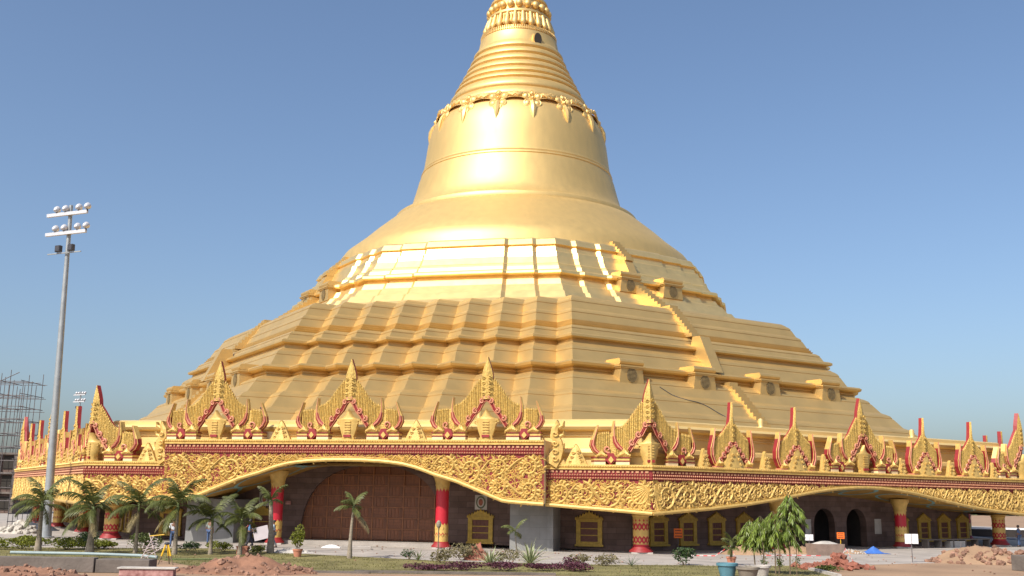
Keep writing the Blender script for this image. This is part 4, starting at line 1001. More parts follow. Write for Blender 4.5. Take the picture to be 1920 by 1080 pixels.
shrub('shrub', 'small yellow-green shrub behind the low palm, left of a pair', 'shrub', -18.2, -52.6, .55, .5, .6, 'yleaf', 450, .11, 53)
shrub('shrub', 'small yellow-green shrub behind the low palm, right of a pair', 'shrub', -17.0, -54.2, .55, .5, .55, 'yleaf', 450, .11, 54)
shrub('shrub', 'yellow-green tuft at the foot of the swollen palm trunk', 'shrub', -14.6, -55.6, .45, .4, .5, 'yleaf', 350, .12, 55)
shrub('shrub', 'loose dark green bush beside the thin wooden post', 'shrub', -2.7, -58.9, .95, .7, 1.0, 'dryleaf', 600, .14, 56, elong=2)
shrub('shrub', 'low olive bush in front of the loose dark bush', 'shrub', -3.6, -61.8, .6, .5, .75, 'dryleaf', 380, .13, 57)
shrub('shrub', 'dry olive bush between the two spiky agaves', 'shrub', -.3, -61.6, .8, .6, .8, 'dryleaf', 500, .13, 58, elong=2.2)
shrub('shrub', 'dry straggly bush right of the agaves', 'shrub', 3.4, -62.2, .75, .5, .6, 'dryleaf', 420, .13, 59, elong=2.4)
shrub('shrub', 'dry straggly bush in front of the small framed window', 'shrub', 4.95, -62.0, .8, .5, .65, 'dryleaf', 450, .13, 60, elong=2.4)
shrub('shrub', 'pale flowering shrub with grey-green leaves right of the corner column', 'shrub', 9.2, -60.3, .75, .6, 1.05, 'dleaf', 480, .14, 61, elong=1.5)
shrub('shrub', 'small weedy shrub at the pavement edge in front of the gate', 'shrub', -5.6, -59.0, .45, .35, .55, 'dleaf', 260, .13, 62, elong=3)
shrub('shrub', 'low weeds at the foot of the broken brick heap', 'weeds', 15.9, -63.6, .7, .5, .3, 'leaf', 240, .14, 63, elong=2)
for i, (x, wd) in enumerate(((-4.0, 1.0), (-2.2, 1.1), (-.3, 1.1), (1.5, 1.1), (3.2, .9))):
    shrub('purple_hedge', ['purple-leaved bedding clump at the left end of its row', 'purple-leaved bedding clump below the left agave', 'purple-leaved bedding clump between the agaves', 'purple-leaved bedding clump below the right agave', 'purple-leaved bedding clump at the right end of its row'][i], 'bedding plants', x, -66.6+.1*i, wd, .8, .42 if i != 0 else .3, 'purple', 900, .1, 70+i, 'row of purple bedding plants', 3)
shrub('shrub', 'small purple bush behind the row of purple plants', 'shrub', 2.9, -64.3, .45, .4, .6, 'purple', 300, .11, 78)
def blade_plant(name, label, cat, x, y, n, L, w_, mats, seed, group=None, spread=1.0):
    o = thing(name, label, cat, (x, y, 0), 0, group); rg = random.Random(seed)
    for i in range(n):
        mb = MB(); a = i*2.399+rg.uniform(-.2, .2); el = R_(88-spread*75*(i/n)**.8); ln = L*rg.uniform(.75, 1.05); pts = []; px = 0.03; pz = .03
        for j in range(6):
            pts.append((px, pz)); px += math.cos(el)*ln/5; pz += math.sin(el)*ln/5; el -= .09
        c, s = math.cos(a), math.sin(a); ws = [.5, .85, 1, .8, .45, .03]
        for q0, q1, mi in ((-1, -.55, 1), (-.55, .55, 0), (.55, 1, 1)):
            rows = [[(p[0]*c-ws[j]*w_*q*s, p[0]*s+ws[j]*w_*q*c, p[1]+abs(q)*.02) for j, p in enumerate(pts)] for q in (q0, q1)]; mb.strip(rows, mi)
        mb.build('leaf', mats, o)
    return o
blade_plant('agave', 'spiky variegated agave left of the two', 'agave', -1.05, -63.4, 30, 1.05, .055, ['agave', 'agavecream'], 1, 'spiky variegated agaves')
blade_plant('agave', 'taller spiky variegated agave in front of the grey screen wall', 'agave', .95, -62.2, 34, 1.35, .06, ['agave', 'agavecream'], 2, 'spiky variegated agaves')
blade_plant('grass_tuft', 'dark grass tuft at the pavement edge near the corner column', 'grass tuft', 6.2, -61.8, 16, .6, .02, ['dleaf', 'dleaf'], 3)
blade_plant('grass_tuft', 'upright green grass tuft at the pavement edge below the gate', 'grass tuft', -5.0, -59.6, 16, .65, .025, ['leaf', 'leaf'], 4)
# drooping saplings at the right
def droop_tree(label, x, y, H, zlo, r, n, seed, lean=(0, 0), m='aleaf', top=3):
    o = thing('mast_tree', label, 'sapling', (x, y, 0), 0, 'drooping saplings in the flower bed'); rg = random.Random(seed); mb = MB()
    mb.tube([(0, 0, 0), (lean[0]*.4, lean[1]*.4, H*.5), (lean[0], lean[1], H*.97)], [.035, .028, .008], 6); mb.build('trunk', 'stem', o)
    tw = MB(); lf = MB(); nb = 26
    for b_ in range(nb):
        t = (b_+rg.random())/nb; z = zlo+.25+(H-zlo-.3)*t; rad = r*(.55+.6*math.sin(math.pi*min(1, .25+.75*(1-t))))*(1-t**top*.75); a = b_*2.399
        cx, cy_ = lean[0]*z/H, lean[1]*z/H; pts = []
        for j in range(5):
            q = j/4; pts.append(Vector((cx+rad*q*math.cos(a), cy_+rad*q*math.sin(a), z+.22*q-.62*q*q)))
        tw.tube(pts, [.012, .01, .008, .006, .003], 4)
        for j in range(n//nb):
            q = rg.uniform(.25, 1); k = min(3, int(q*4)); p = pts[k].lerp(pts[k+1], q*4-k); aa = a+rg.uniform(-1.3, 1.3)
            d = Vector((math.cos(aa)*.5, math.sin(aa)*.5, -1.0+rg.uniform(-.2, .55))).normalized(); sd_ = d.cross(Vector((rg.gauss(0, 1), rg.gauss(0, 1), .3))).normalized(); L = rg.uniform(.24, .42)
            f = d.cross(sd_)*.018; e = p+d*L+Vector((0, 0, -.03))
            lf.add([p, p+d*L*.4+sd_*.034, p+d*L*.4+f, p+d*L*.4-sd_*.034, e], [(0, 1, 2), (0, 2, 3), (1, 4, 2), (2, 4, 3)])
    tw.build('branches', 'stem', o)['kind'] = 'stuff'; lf.build('crown', m, o)['kind'] = 'stuff'; return o
droop_tree('tallest drooping sapling with dark hanging leaves', 13.1, -66.6, 3.85, 1.45, .72, 1500, 1, (.1, 0), 'aleaf', 4)
droop_tree('drooping sapling with pale green leaves just left of the tallest one', 12.5, -66.3, 3.0, 1.3, .72, 1150, 2, (0, 0), 'paleleaf', 8)
droop_tree('drooping sapling in the middle of the pale green clump', 12.05, -66.0, 2.75, 1.3, .68, 1000, 3, (-.1, 0), 'paleleaf', 8)
droop_tree('drooping sapling at the left end of the pale green clump', 11.7, -65.7, 2.55, 1.25, .58, 800, 4, (-.2, 0), 'paleleaf', 8)
for i, (x, y, h) in enumerate(((12.5, -66.9, 1.7), (13.3, -67.0, 1.9), (11.8, -66.9, 1.5), (12.8, -65.9, 1.6))):
    o = thing('thin_sapling', ['thin bare sapling in front of the middle drooping sapling', 'thin bare sapling in front of the tallest drooping sapling', 'thin bare sapling in front of the left drooping sapling', 'thin bare sapling behind the tallest drooping sapling'][i], 'sapling', (x, y, 0), 0, 'bare thin stems in the flower bed'); mb = MB(); mb.tube([(0, 0, 0), (.04, 0, h*.6), (.0, .05, h)], [.022, .018, .01], 5); mb.build('stem', 'stem', o)
    f = leaf_cluster(60, .22, .22, .35, .16, 90+i, .55, elong=4).build('foliage', 'leaf', o); f['kind'] = 'stuff'
# pots
def pot(name, label, x, y, r, h, m, group=None):
    mb = MB(); mb.lathe([(r*.68, 0), (r*.95, h*.82), (r*1.06, h*.82), (r*1.06, h), (r*.94, h), (r*.9, h*.8)], 20, cap=False); o = mb.build(name, [m], None, 40, (x, y, 0))
    s = MB(); s.lathe([(r*.9, h*.85), (r*.4, h*.9), (.01, h*.92)], 14, cap=False); s.lathe([(.01, .01), (r*.68, .01)], 14, cap=False); s.build('potting_soil', 'soil', o); return tag(o, label, 'plant pot', group)
def potted_palm(label, x, y, z, h, seed, m):
    o = thing('potted_plant', label, 'potted plant', (x, y, z)); rg = random.Random(seed)
    for i in range(9):
        mb = MB(); a = rg.uniform(0, 6.28); mb.tube([(.05*math.cos(a), .05*math.sin(a), 0), (.1*math.cos(a), .1*math.sin(a), h*.6)], [.02, .012], 5); mb.build('stem', 'shaft', o)
    for i in range(16):
        f = put('frond', FRS[i % 4], o, (0, 0, h*(.3+.5*rg.random()))); s = h*rg.uniform(.42, .6); f.scale = (s, s, s); f.rotation_euler = (0, 0, i*2.399)
    return o
pot('plant_pot', 'terracotta pot on the lawn edge left of the gate', -11.85, -57.95, .27, .42, 'terra'); 
shrub('potted_plant', 'yellow-green leafy plant in the terracotta pot left of the gate', 'potted plant', -11.85, -57.95, .42, .42, 1.35, 'yleaf', 700, .12, 95, elong=1.8)
for o in bpy.data.objects:
    if o.get('label', '').startswith('yellow-green leafy plant'): o.location.z = .36
pot('plant_pot', 'terracotta pot on the lawn right of the flowering shrub', 11.8, -59.7, .26, .45, 'terra'); potted_palm('feathery potted palm in the terracotta pot at the right', 11.8, -59.7, .4, 1.15, 5, 'frond')
pot('plant_pot', 'large teal blue tub in the right foreground', 9.82, -68.2, .46, .62, 'bluepot'); pot('plant_pot', 'wide grey-brown tub beside the teal blue tub', 10.6, -68.9, .5, .5, 'brownpot'); pot('plant_pot', 'grey tub behind the grey-brown tub', 11.5, -67.6, .42, .5, 'palecon')
mb = MB(); mb.box((0, 0, .2), (.6, .45, .4)); mb.box((0, 0, .4), (.68, .53, .06)); o = mb.build('box_planter', 'terra', None, None, (-15.4, -56.0, 0)); tag(o, 'brown box planter at the foot of a low palm', 'planter')
m2 = MB(); m2.box((0, 0, .44), (.5, .36, .03)); m2.build('potting_soil', 'soil', o)

# ------------------------------------------------------------------ heaps, walls, kerbs
def heap(name, label, cat, x, y, rx, ry, h, m, rm, seed, nr=90, rs=.12, rough=.35, rz=0):
    o = thing(name, label, cat, (x, y, 0), rz); n = 44; rows = []; rg = random.Random(seed)
    hf = lambda u, v: max(0, (1-u*u-v*v))**.9*h*(.72+rough*noise.noise(Vector((u*2.3+seed, v*2.3, 0)))*1.3)+max(0, 1-u*u-v*v)**.4*.16*noise.noise(Vector((u*9, v*9, seed)))*h
    for i in range(n+1):
        rows.append([(rx*(-1+2*i/n), ry*(-1+2*j/n), hf(-1+2*i/n, -1+2*j/n)-.012) for j in range(n+1)])
    mb = MB(); mb.strip(rows[::-1]); mb.build('soil_mass', m, o, 80)
    rk = MB()
    for i in range(nr):
        a = rg.uniform(0, 6.28); q = rg.random()**.5*1.05; u, v = q*math.cos(a), q*math.sin(a); s = rs*rg.uniform(.3, 1.2)*(1.6 if rg.random() < .1 else 1)
        mt = Matrix.Rotation(rg.uniform(0, 3), 3, 'X') @ Matrix.Rotation(rg.uniform(0, 3), 3, 'Z'); b0 = len(rk.v)
        rk.lathe([(.1*s, -.8*s), (.8*s, -.45*s), (s, .1*s), (.7*s, .6*s), (.1*s, .8*s)], 6)
        for k in range(b0, len(rk.v)): p = mt @ (Vector(rk.v[k])*(1+.25*rg.uniform(-1, 1))); rk.v[k] = (p.x+u*rx, p.y+v*ry, p.z+max(0, hf(u, v))+s*.2)
    rk.build('clods', rm, o)['kind'] = 'stuff'; return o
heap('soil_heap', 'large heap of red-brown soil and clods in the left foreground', 'soil heap', -11.9, -69.4, 3.4, 2.0, .66, 'soil', 'rock', 3, 150, .11, .55)
heap('soil_heap', 'low spread of red soil at the bottom left corner in front of the concrete wall', 'soil heap', -20.5, -73.6, 3.4, 1.6, .42, 'soil', 'rock', 5, 160, .1)
heap('rubble_heap', 'heap of pale rubble and earth at the right edge of the sandy ground', 'rubble heap', 28.3, -54.0, 3.6, 1.8, .95, 'earth', 'rock', 7, 200, .16, .5)
heap('gravel_heap', 'small grey gravel heap right of the swollen palm trunk', 'gravel heap', -12.9, -54.2, 1.2, .7, .3, 'palecon', 'palecon', 8, 60, .05)
heap('sand_heap', 'low pale sand heap in front of the arched doorways', 'sand heap', 19.0, -46.2, 1.9, 1.0, .5, 'earth', 'earth', 9, 30, .06)
heap('sand_heap', 'small sand heap behind the drooping saplings', 'sand heap', 15.0, -48.5, 1.6, .9, .55, 'earth', 'earth', 10, 30, .06)
heap('sand_heap', 'pinkish conical mound behind the left agave', 'sand heap', -1.9, -58.4, .75, .6, .95, 'brick', 'brick', 11, 30, .08)
# broken bricks
rg = random.Random(21); mb = MB(); mb.box((0, 0, 0), (.24, .13, .1)); bk_ = mb.mesh('brick', 'brick')
o = thing('brick_heap', 'heap of broken red bricks and slabs on the sandy ground at the right', 'brick heap', (17.1, -61.0, 0))
for i in range(90):
    a = rg.uniform(0, 6.28); q = abs(rg.gauss(0, .8)); x = q*math.cos(a)*1.1; y = q*math.sin(a)*.7; z = max(.05, .75*math.exp(-q*q*1.4)*rg.random()+.05)
    b_ = put('brick', bk_, o, (x, y, z)); b_.rotation_euler = (rg.uniform(-.6, .6), rg.uniform(-.6, .6), rg.uniform(0, 3)); s = rg.uniform(.8, 2.0); b_.scale = (s, s, s)
o = thing('brick_heap', 'low spill of broken red bricks left of the bigger brick heap', 'brick heap', (15.9, -61.9, 0))
for i in range(36):
    b_ = put('brick', bk_, o, (rg.gauss(0, .55), rg.gauss(0, .35), rg.uniform(.04, .22))); b_.rotation_euler = (rg.uniform(-.6, .6), rg.uniform(-.6, .6), rg.uniform(0, 3)); s = rg.uniform(.8, 2.0); b_.scale = (s, s, s)
# concrete kerb-wall at the lower left with its pipe
def slab(name, label, cat, c, d, m, rz=0, bev=True):
    mb = MB(); mb.box((0, 0, d[2]/2), d); o = mb.build(name, m, None, None, c, rz); tag(o, label, cat)
    if bev: b_ = o.modifiers.new('edge', 'BEVEL'); b_.width = min(.03, min(d)*.2); b_.segments = 2
    return o
slab('concrete_wall', 'low rough concrete wall across the left foreground', 'low wall', (-20.6, -71.0, 0), (5.6, .5, .62), 'concrete', .0)
slab('concrete_wall', 'dark end block of the low concrete wall beside the tripod', 'low wall', (-16.6, -70.7, 0), (2.3, 1.0, .56), 'concrete', .0)
slab('red_wall_stub', 'weathered red wall stub with pale coping in the left foreground', 'low wall', (-15.0, -72.6, 0), (2.2, .45, .3), 'redwall', .06)
slab('coping_slab', 'pale coping slab lying on the red wall stub', 'coping', (-15.0, -72.6, .3), (2.35, .56, .07), 'palecon', .06)
mb = MB(); mb.tube([(-26.2, -61.2, .2), (-22, -61.4, .2), (-19.2, -61.9, .18), (-18.2, -62.1, .12)], .08, 10); 
tag(mb.build('pipe', 'pipe', None, 50), 'pale blue-grey pipe lying along the lawn edge at the left', 'pipe')
mb = MB(); mb.tube([(-34, -60.6, .12), (-27.0, -61.1, .12)], .1, 10); tag(mb.build('pipe', 'steel', None, 50), 'darker pipe section at the far left in line with the blue-grey pipe', 'pipe')
mb = MB(); mb.tube([(-17.6, -62.6, .05), (-15.2, -61.8, .05), (-12.9, -61.5, .04)], .04, 7); tag(mb.build('hose', 'shaft', None, 50), 'thin green hose lying on the lawn', 'hose')
mb = MB()
mb.box((15.2, -63.2, .07), (.18, 8.2, .14)); tag(mb.build('kerb', 'palecon'), 'pale concrete kerb between the lawn bed and the sandy ground', 'kerb')
mb = MB(); mb.box((-2.5, -68.95, .06), (9.0, .14, .12), rz=.02); tag(mb.build('kerb', 'concrete'), 'dark kerb edging the purple bedding plants', 'kerb')
mb = MB(); mb.box((-7.9, -69.35, .05), (3.2, .14, .1), rz=-.02); tag(mb.build('kerb', 'concrete'), 'dark kerb at the front of the lawn right of the soil heap', 'kerb')
slab('concrete_block', 'rough concrete block at the lower right edge', 'concrete block', (27.2, -60.6, 0), (1.2, .9, .8), 'concrete', .3)
slab('paving_slab', 'tilted grey slab on the pavement in front of the gate', 'slab', (-9.9, -49.3, 0), (1.9, .8, .22), 'pave', .15)
# white sheet
rows = [[(-.6+1.2*i/10, -.35+.7*j/6, .05+.16*max(0, 1-(i/5-1)**2-(j/3-1)**2)+.05*noise.noise(Vector((i*.6, j*.6, 2)))) for i in range(11)] for j in range(7)]
mb = MB(); mb.strip(rows); mb.strip([[(p[0], p[1], .006) for p in (rows[0]+[r[-1] for r in rows]+rows[-1][::-1]+[r[0] for r in rows[::-1]])], rows[0]+[r[-1] for r in rows]+rows[-1][::-1]+[r[0] for r in rows[::-1]]])
tag(mb.build('cloth_sheet', 'white', None, 60, (-11.7, -48.0, .004)), 'crumpled white sheet on the pavement in front of the gate', 'sheet')
# blue tarpaulin
rows = [[(-.9+1.8*i/12, -.5+1.0*j/8, .02+.5*max(0, 1-abs(i/6-.8)*1.2)*max(0, 1-abs(j/4-1))+.07*noise.noise(Vector((i*.8, j*.8, 7)))*(1 if 0 < i < 12 and 0 < j < 8 else 0)) for i in range(13)] for j in range(9)]
mb = MB(); mb.strip(rows); tag(mb.build('tarpaulin', 'tarp', None, 40, (24.7, -45.0, .004)), 'crumpled blue tarpaulin lying on the pavement', 'tarpaulin')
heap('debris_heap', 'small heap of pale debris left of the blue tarpaulin', 'debris', 23.0, -45.3, .9, .45, .28, 'earth', 'palecon', 12, 70, .07)
# cement trough
mb = MB(); mb.prism([(-1.0, 0), (1.0, 0), (1.08, .72), (-1.08, .72)], -.6, .6); o = mb.build('mixing_trough', 'dust', None, None, (20.4, -47.9, .004), .25); tag(o, 'dusty brown box trough heaped with cement in front of the doorways', 'trough')
mb = MB(); mb.lathe([(1.0, .70), (.75, .78), (.35, .88), (.02, .9)], 14, sy=.55, cap=False); mb.build('cement_fill', 'palecon', o, 60)

mb = MB(); rg = random.Random(77)
for i in range(900):
    x, y = rg.uniform(-32, 34), rg.uniform(-67, -44)
    if inside(LAWN, x, y) and rg.random() < .8: continue
    if noise.noise(Vector((x*.3, y*.3, 1))) < rg.uniform(-.3, .3): continue
    s = rg.uniform(.02, .07); mb.lathe([(.3*s, 0), (s, .3*s), (.7*s, .8*s), (.1*s, s)], 5, c=(x, y, .005), a0=rg.uniform(0, 2), sx=rg.uniform(.7, 1.4))
tag(mb.build('scattered_stones', 'rock'), 'small stones and crumbs of soil scattered over the pavement and sandy ground', 'stones', kind='stuff')
# ------------------------------------------------------------------ signs
def sign(name, label, x, y, w_, h, zc, m, pole_m, rz=0, lines=0, split=False, group=None):
    o = thing(name, label, 'sign', (x, y, 0), rz, group)
    if split:
        for sx in (-1, 1): mb = MB(); mb.box((sx*w_*.26, 0, zc), (w_*.47, .04, h)); mb.build('sign_board', m, o)
    else: mb = MB(); mb.box((0, 0, zc), (w_, .04, h)); mb.build('sign_board', m, o)
    mb = MB(); mb.tube([(0, .05, 0), (0, .05, zc+h*.4)], .025, 6); mb.build('sign_post', pole_m, o)
    if lines:
        mb = MB(); rg = random.Random(int(x*10))
        for i in range(lines):
            zz = zc+h*.3-i*h*.6/max(1, lines-1); xx = -w_*.36
            while xx < w_*.34: l = rg.uniform(.05, .1); mb.box((xx+l/2, -.026, zz), (l, .008, h*.11)); xx += l+.025
        tag(mb.build('lettering', 'ink', o), kind='stuff')
    return o
sign('notice_sign', 'white double board sign on a thin post at the sandy ground', 23.45, -54.7, .78, .56, 1.35, 'white', 'rusthaze', 0, 0, True)
sign('notice_sign', 'small orange sign on a yellow post above the brick heap', 22.2, -45.5, .5, .42, 1.18, 'orange', 'yellow', 0, 3)
sign('notice_sign', 'orange sign in the shade right of the corner column', 11.1, -46.4, .6, .62, 1.2, 'orange', 'rusthaze', .2, 3)
sign('notice_sign', 'small pale sign on a thin stand in front of the arched doorway', 20.3, -44.7, .55, .4, 1.0, 'white', 'rusthaze', 0, 0, True)
o = thing('marker_post', 'thin dark post with a knob at the lawn edge near the right red column', 'post', (-3.85, -61.1, 0)); mb = MB(); mb.tube([(0, 0, 0), (0, 0, 1.75)], .035, 6); mb.build('post', 'stem', o); mb = MB(); mb.lathe([(.03, 1.72), (.12, 1.85), (.14, 2.0), (.08, 2.12), (.02, 2.16)], 8); mb.build('post_knob', 'trunk', o)
mb = MB(); mb.tube([(0, 0, 0), (0, 0, .95)], .025, 6); tag(mb.build('stake', 'rusthaze', None, None, (29.2, -48.0, 0)), 'thin rusty stake at the left foot of the rubble heap', 'stake')
# striped barrier tape hung between stakes
def tape(label, pts, seed):
    mb = MB(); 
    for i in range(len(pts)-1):
        a, b_ = Vector(pts[i]), Vector(pts[i+1]); n = 6
        for j in range(n):
            p, q = a.lerp(b_, j/n), a.lerp(b_, (j+1)/n); mb.add([p, q, q+Vector((0, .004, .055)), p+Vector((0, .004, .055))], [(0, 1, 2, 3)], j % 2)
    return tag(mb.build('barrier_tape', ['ribbon', 'tapered']), label, 'barrier tape')
tape('red and white tape sagging left of the potted palm', [(11.0, -52.0, .04), (12.4, -52.2, .06), (13.0, -53.8, .75), (13.2, -54.2, .1)], 1)
tape('red and white tape lying right of the drooping saplings', [(15.6, -50.5, .04), (17.6, -50.2, .06), (19.5, -49.9, .04)], 2)
tape('red and white tape tied over the brick heap', [(17.5, -59.8, .2), (17.9, -59.9, .95), (18.2, -60.1, .3)], 3)
# surveyor's tripod with tape wound round it
o = thing('tripod', 'yellow wooden tripod leaning beside the low concrete wall', 'tripod', (-16.6, -65.6, 0))
for i, (x, y) in enumerate(((-.28, -.25), (.42, -.2), (.05, .4))):
    mb = MB(); mb.tube([(x*.15, y*.15, .95), (x*.62, y*.62, .4)], .04, 6); mb.tube([(x*.6, y*.6, .42), (x, y, 0)], .034, 6, 1); mb.build('leg', ['yellow', 'stem'], o)
mb = MB(); mb.lathe([(.1, .93), (.13, .97), (.1, 1.04)], 10); mb.build('tripod_head', 'darkgrey', o)
o = thing('wrapped_stakes', 'bundle of stakes wound with white tape next to the yellow tripod', 'stakes', (-17.5, -65.2, 0))
for i, (a, b_) in enumerate((((-.55, 0, 0), (.1, 0, 1.3)), ((.25, .1, .3), (-.15, 0, 1.45)), ((-.7, .1, .02), (.5, .1, .75)), ((-.1, 0, 1.3), (.6, 0, 1.38)))):
    mb = MB(); mb.tube([a, b_], .024, 5); mb.build('stake', 'ribbon' if i != 3 else 'yellow', o)
rg = random.Random(4)
for k in range(3):
    mb = MB(); pts = [(-.25+.2*k+.16*math.cos(i*1.3), .16*math.sin(i*1.3), .25+.05*i+.2*k) for i in range(14)]; mb.tube(pts, .015, 4); mb.build('tape_wrap', 'ribbon', o)
# stone benches / counter under the right arcade
o = thing('counter', 'long low counter with thin top under the right arcade', 'counter', (0, 0, 0)); b0 = beta(0)
o.rotation_euler = (0, 0, b0); mb = MB(); mb.box((12.6, -46.6, .62), (8.4, .7, .07)); mb.build('counter_top', 'concrete', o)
for i in range(6): mb = MB(); mb.box((8.7+1.56*i, -46.6, .295), (.18, .55, .58)); mb.build('leg', 'concrete', o)
st = thing('block_stack', 'stack of grey slabs beneath the long counter', 'slab stack', (0, 0, 0), b0); mb = MB(); mb.box((0, 0, 0), (1.9, .5, .09)); sm = mb.mesh('slab', 'palecon')
for i in range(5): put('slab', sm, st, (12.35+.04*(i % 2), -46.62, .05+.1*i))

# ------------------------------------------------------------------ floodlight masts
def mast(label, x, y, rz):
    o = thing('floodlight_mast', label, 'lamp mast', (x, y, 0), rz, 'floodlight masts')
    mb = MB(); mb.lathe([(.34, 0), (.3, 4), (.23, 14), (.17, 21), (.14, 25.3), (.02, 25.34)], 16); mb.build('pole', 'steel', o, 40)
    mb = MB(); mb.lathe([(.62, 0), (.62, .08), (.42, .1), (.42, .5)], 12); mb.build('base_plate', 'steel', o, 40)
    for z in (24.55, 23.0):
        mb = MB(); mb.box((-.05, -.28, z), (3.75, .2, .26)); mb.box((-.05, -.1, z), (.5, .4, .14)); arm = mb.build('crossarm', 'lampwhite', o)
        for fx in (-1.05, -.25, 1.0, 1.8):
            l = MB(); a = Matrix.Rotation(R_(-62), 3, 'X') @ Matrix.Identity(3); b_ = len(l.v)
            l.lathe([(.05, -.27), (.14, -.23), (.23, -.07), (.265, .1), (.265, .14)], 14, 0, cap=False); l.lathe([(.255, .12), (.02, .13)], 14, 1, cap=False); l.lathe([(.02, -.29), (.05, -.27)], 8, 0, cap=False)
            for k in range(b_, len(l.v)): p = a @ Vector(l.v[k]); l.v[k] = (p.x+fx, p.y-.32, p.z+z+.42)
            l.box((fx, -.3, z+.18), (.1, .1, .3), 1); l.build('floodlight', ['lampwhite', 'lampdark'], arm, 40)
    mb = MB(); mb.box((-.05, -.3, 21.4), (3.1, .08, .08)); arm = mb.build('crossarm', 'steel', o)
    for fx in (-.55, .62): l = MB(); l.box((fx, -.36, 21.75), (.46, .3, .5)); l.box((fx, -.53, 21.75), (.38, .03, .42)); l.build('floodlight', 'lampdark', arm)
    return o
m1 = mast('tall grey floodlight mast rising behind the palms at the left', -34.1, -39.6, -.3)
m1.rotation_euler = (0, -.033, -.3)
m2_ = copy_tree(m1, None, (-98.0, 114.0, 0), -.5); m2_['label'] = 'distant floodlight mast seen above the left eaves'

# ------------------------------------------------------------------ building site at the far left
o = thing('scaffold', 'bamboo and pole scaffold with many uprights on an unfinished tower at the far left', 'scaffold', (-79.6, 36.0, 0)); rg = random.Random(2)
for i in range(9):
    for j in range(4):
        mb = MB(); h = 19.5+rg.uniform(-1.2, 1.4); dx, dy = rg.uniform(-.15, .15), rg.uniform(-.15, .15); mb.tube([(-7+1.8*i, -3+2.2*j, 0), (-7+1.8*i+dx, -3+2.2*j+dy, h)], .055, 4); mb.build('pole', 'rusthaze', o)
for z in [1.9*k for k in range(1, 11)]:
    for j in range(4): mb = MB(); mb.tube([(-7.8, -3+2.2*j, z+rg.uniform(-.1, .1)), (8.0, -3+2.2*j, z+rg.uniform(-.25, .25))], .045, 4); mb.build('ledger', 'rusthaze', o)
    for i in range(0, 9, 2): mb = MB(); mb.tube([(-7+1.8*i, -3.6, z+.1), (-7+1.8*i, 4.2, z+.1)], .055, 4); mb.build('transom', 'rusthaze', o)
for i in range(5): mb = MB(); z = 3+3.2*i; mb.tube([(-7+1.2*i, -3.1, z), (2+1.2*i, -3.1, z+4.5)], .06, 4); mb.build('brace', 'rusthaze', o)
mb = MB(); mb.box((2.0, .5, 6.5), (.9, .9, 13)); mb.build('pier', 'concrete', o)
o = thing('unfinished_building', 'dark unfinished masonry building under the scaffold at the far left', 'building', (-78.5, 33.0, 0))
mb = MB(); mb.box((0, 4, 4.2), (13.5, 6, 8.4)); mb.build('wall', 'darkbrick', o)
for z in (2.9, 5.7, 8.5): mb = MB(); mb.box((0, .8, z), (14.0, .9, .28)); mb.build('floor_slab', 'concrete', o)
for i in range(6): mb = MB(); mb.box((-6.4+2.55*i, .75, 4.2), (.4, .5, 8.35)); mb.build('pillar', 'concrete', o)
for i in range(5):
    for z in (.3, 3.3, 6.1): mb = MB(); mb.box((-5.1+2.55*i, .97, z+1.1), (1.5, .1, 1.9)); mb.build('window_opening', 'hole', o)
heap('sack_heap', 'pile of pale sacks on the pavement at the far left', 'sacks', -39.2, -33.2, 1.5, .9, .85, 'sack', 'sack', 14, 60, .24)
o = thing('gate_grille', 'dark barred gate under the left end of the eaves', 'gate', (-45.3, -18.8, 0), .45)
for i in range(9): mb = MB(); mb.tube([(-1.6+.4*i, 0, 0), (-1.6+.4*i, 0, 2.2)], .03, 5); mb.build('bar', 'lampdark', o)
for z in (.5, 1.2, 1.9): mb = MB(); mb.box((0, 0, z), (3.3, .06, .07)); mb.build('rail', 'lampdark', o)
heap('covered_pile', 'dark covered pile lying on the pavement at the far left', 'covered pile', -40.8, -27.0, 2.2, 1.0, .8, 'darkgrey', 'darkgrey', 15, 20, .1)

# ------------------------------------------------------------------ things seen through the arcade at the right, and far trees
o = thing('boundary_wall', 'dark boundary wall with white coping seen through the right arcade', 'wall', (59.5, -8.5, 0), -.42)
mb = MB(); mb.box((0, 0, .38), (27, .3, .76)); mb.build('wall', 'dark', o); mb = MB(); mb.box((0, 0, .85), (27.2, .45, .18)); mb.build('coping', 'white', o)
def tree(label, x, y, H, r, seed, group='trees beyond the pagoda', m='fartree'):
    o = thing('broadleaf_tree', label, 'tree', (x, y, 0), 0, group); rg = random.Random(seed)
    mb = MB(); mb.tube([(0, 0, 0), (.2, .1, H*.3), (.1, 0, H*.55)], [.35, .26, .16], 7)
    for i in range(6): a = i*1.05; mb.tube([(.15, .05, H*.33), (r*.35*math.cos(a), r*.35*math.sin(a), H*.5), (r*.6*math.cos(a), r*.6*math.sin(a), H*.68)], [.16, .1, .04], 5)
    mb.build('trunk', 'stem', o); leaf_cluster(1500, r, r, H*.34, .55, seed, H*.62, shell=.4).build('crown', m, o)['kind'] = 'stuff'; return o
for i, (x, y, H, r) in enumerate(((70, 20, 7.5, 4.2), (79, 12, 8.5, 4.6), (64, 30, 7.0, 4.0), (88, 22, 9, 5), (-92, 60, 8, 4.5), (-62, 70, 9, 5), (58, 46, 8, 4.2))):
    tree(['leafy tree beyond the boundary wall, just right of the arcade end', 'leafy tree beyond the boundary wall, behind the corner column', 'leafy tree beyond the arcade, farthest left of the right-hand trees', 'broad leafy tree at the right edge beyond the boundary wall', 'leafy tree behind the unfinished building at the far left', 'leafy tree far behind the left eaves', 'leafy tree hidden far behind the right eaves'][i], x, y, H, r, 200+i)
mb = MB(); rg = random.Random(8)
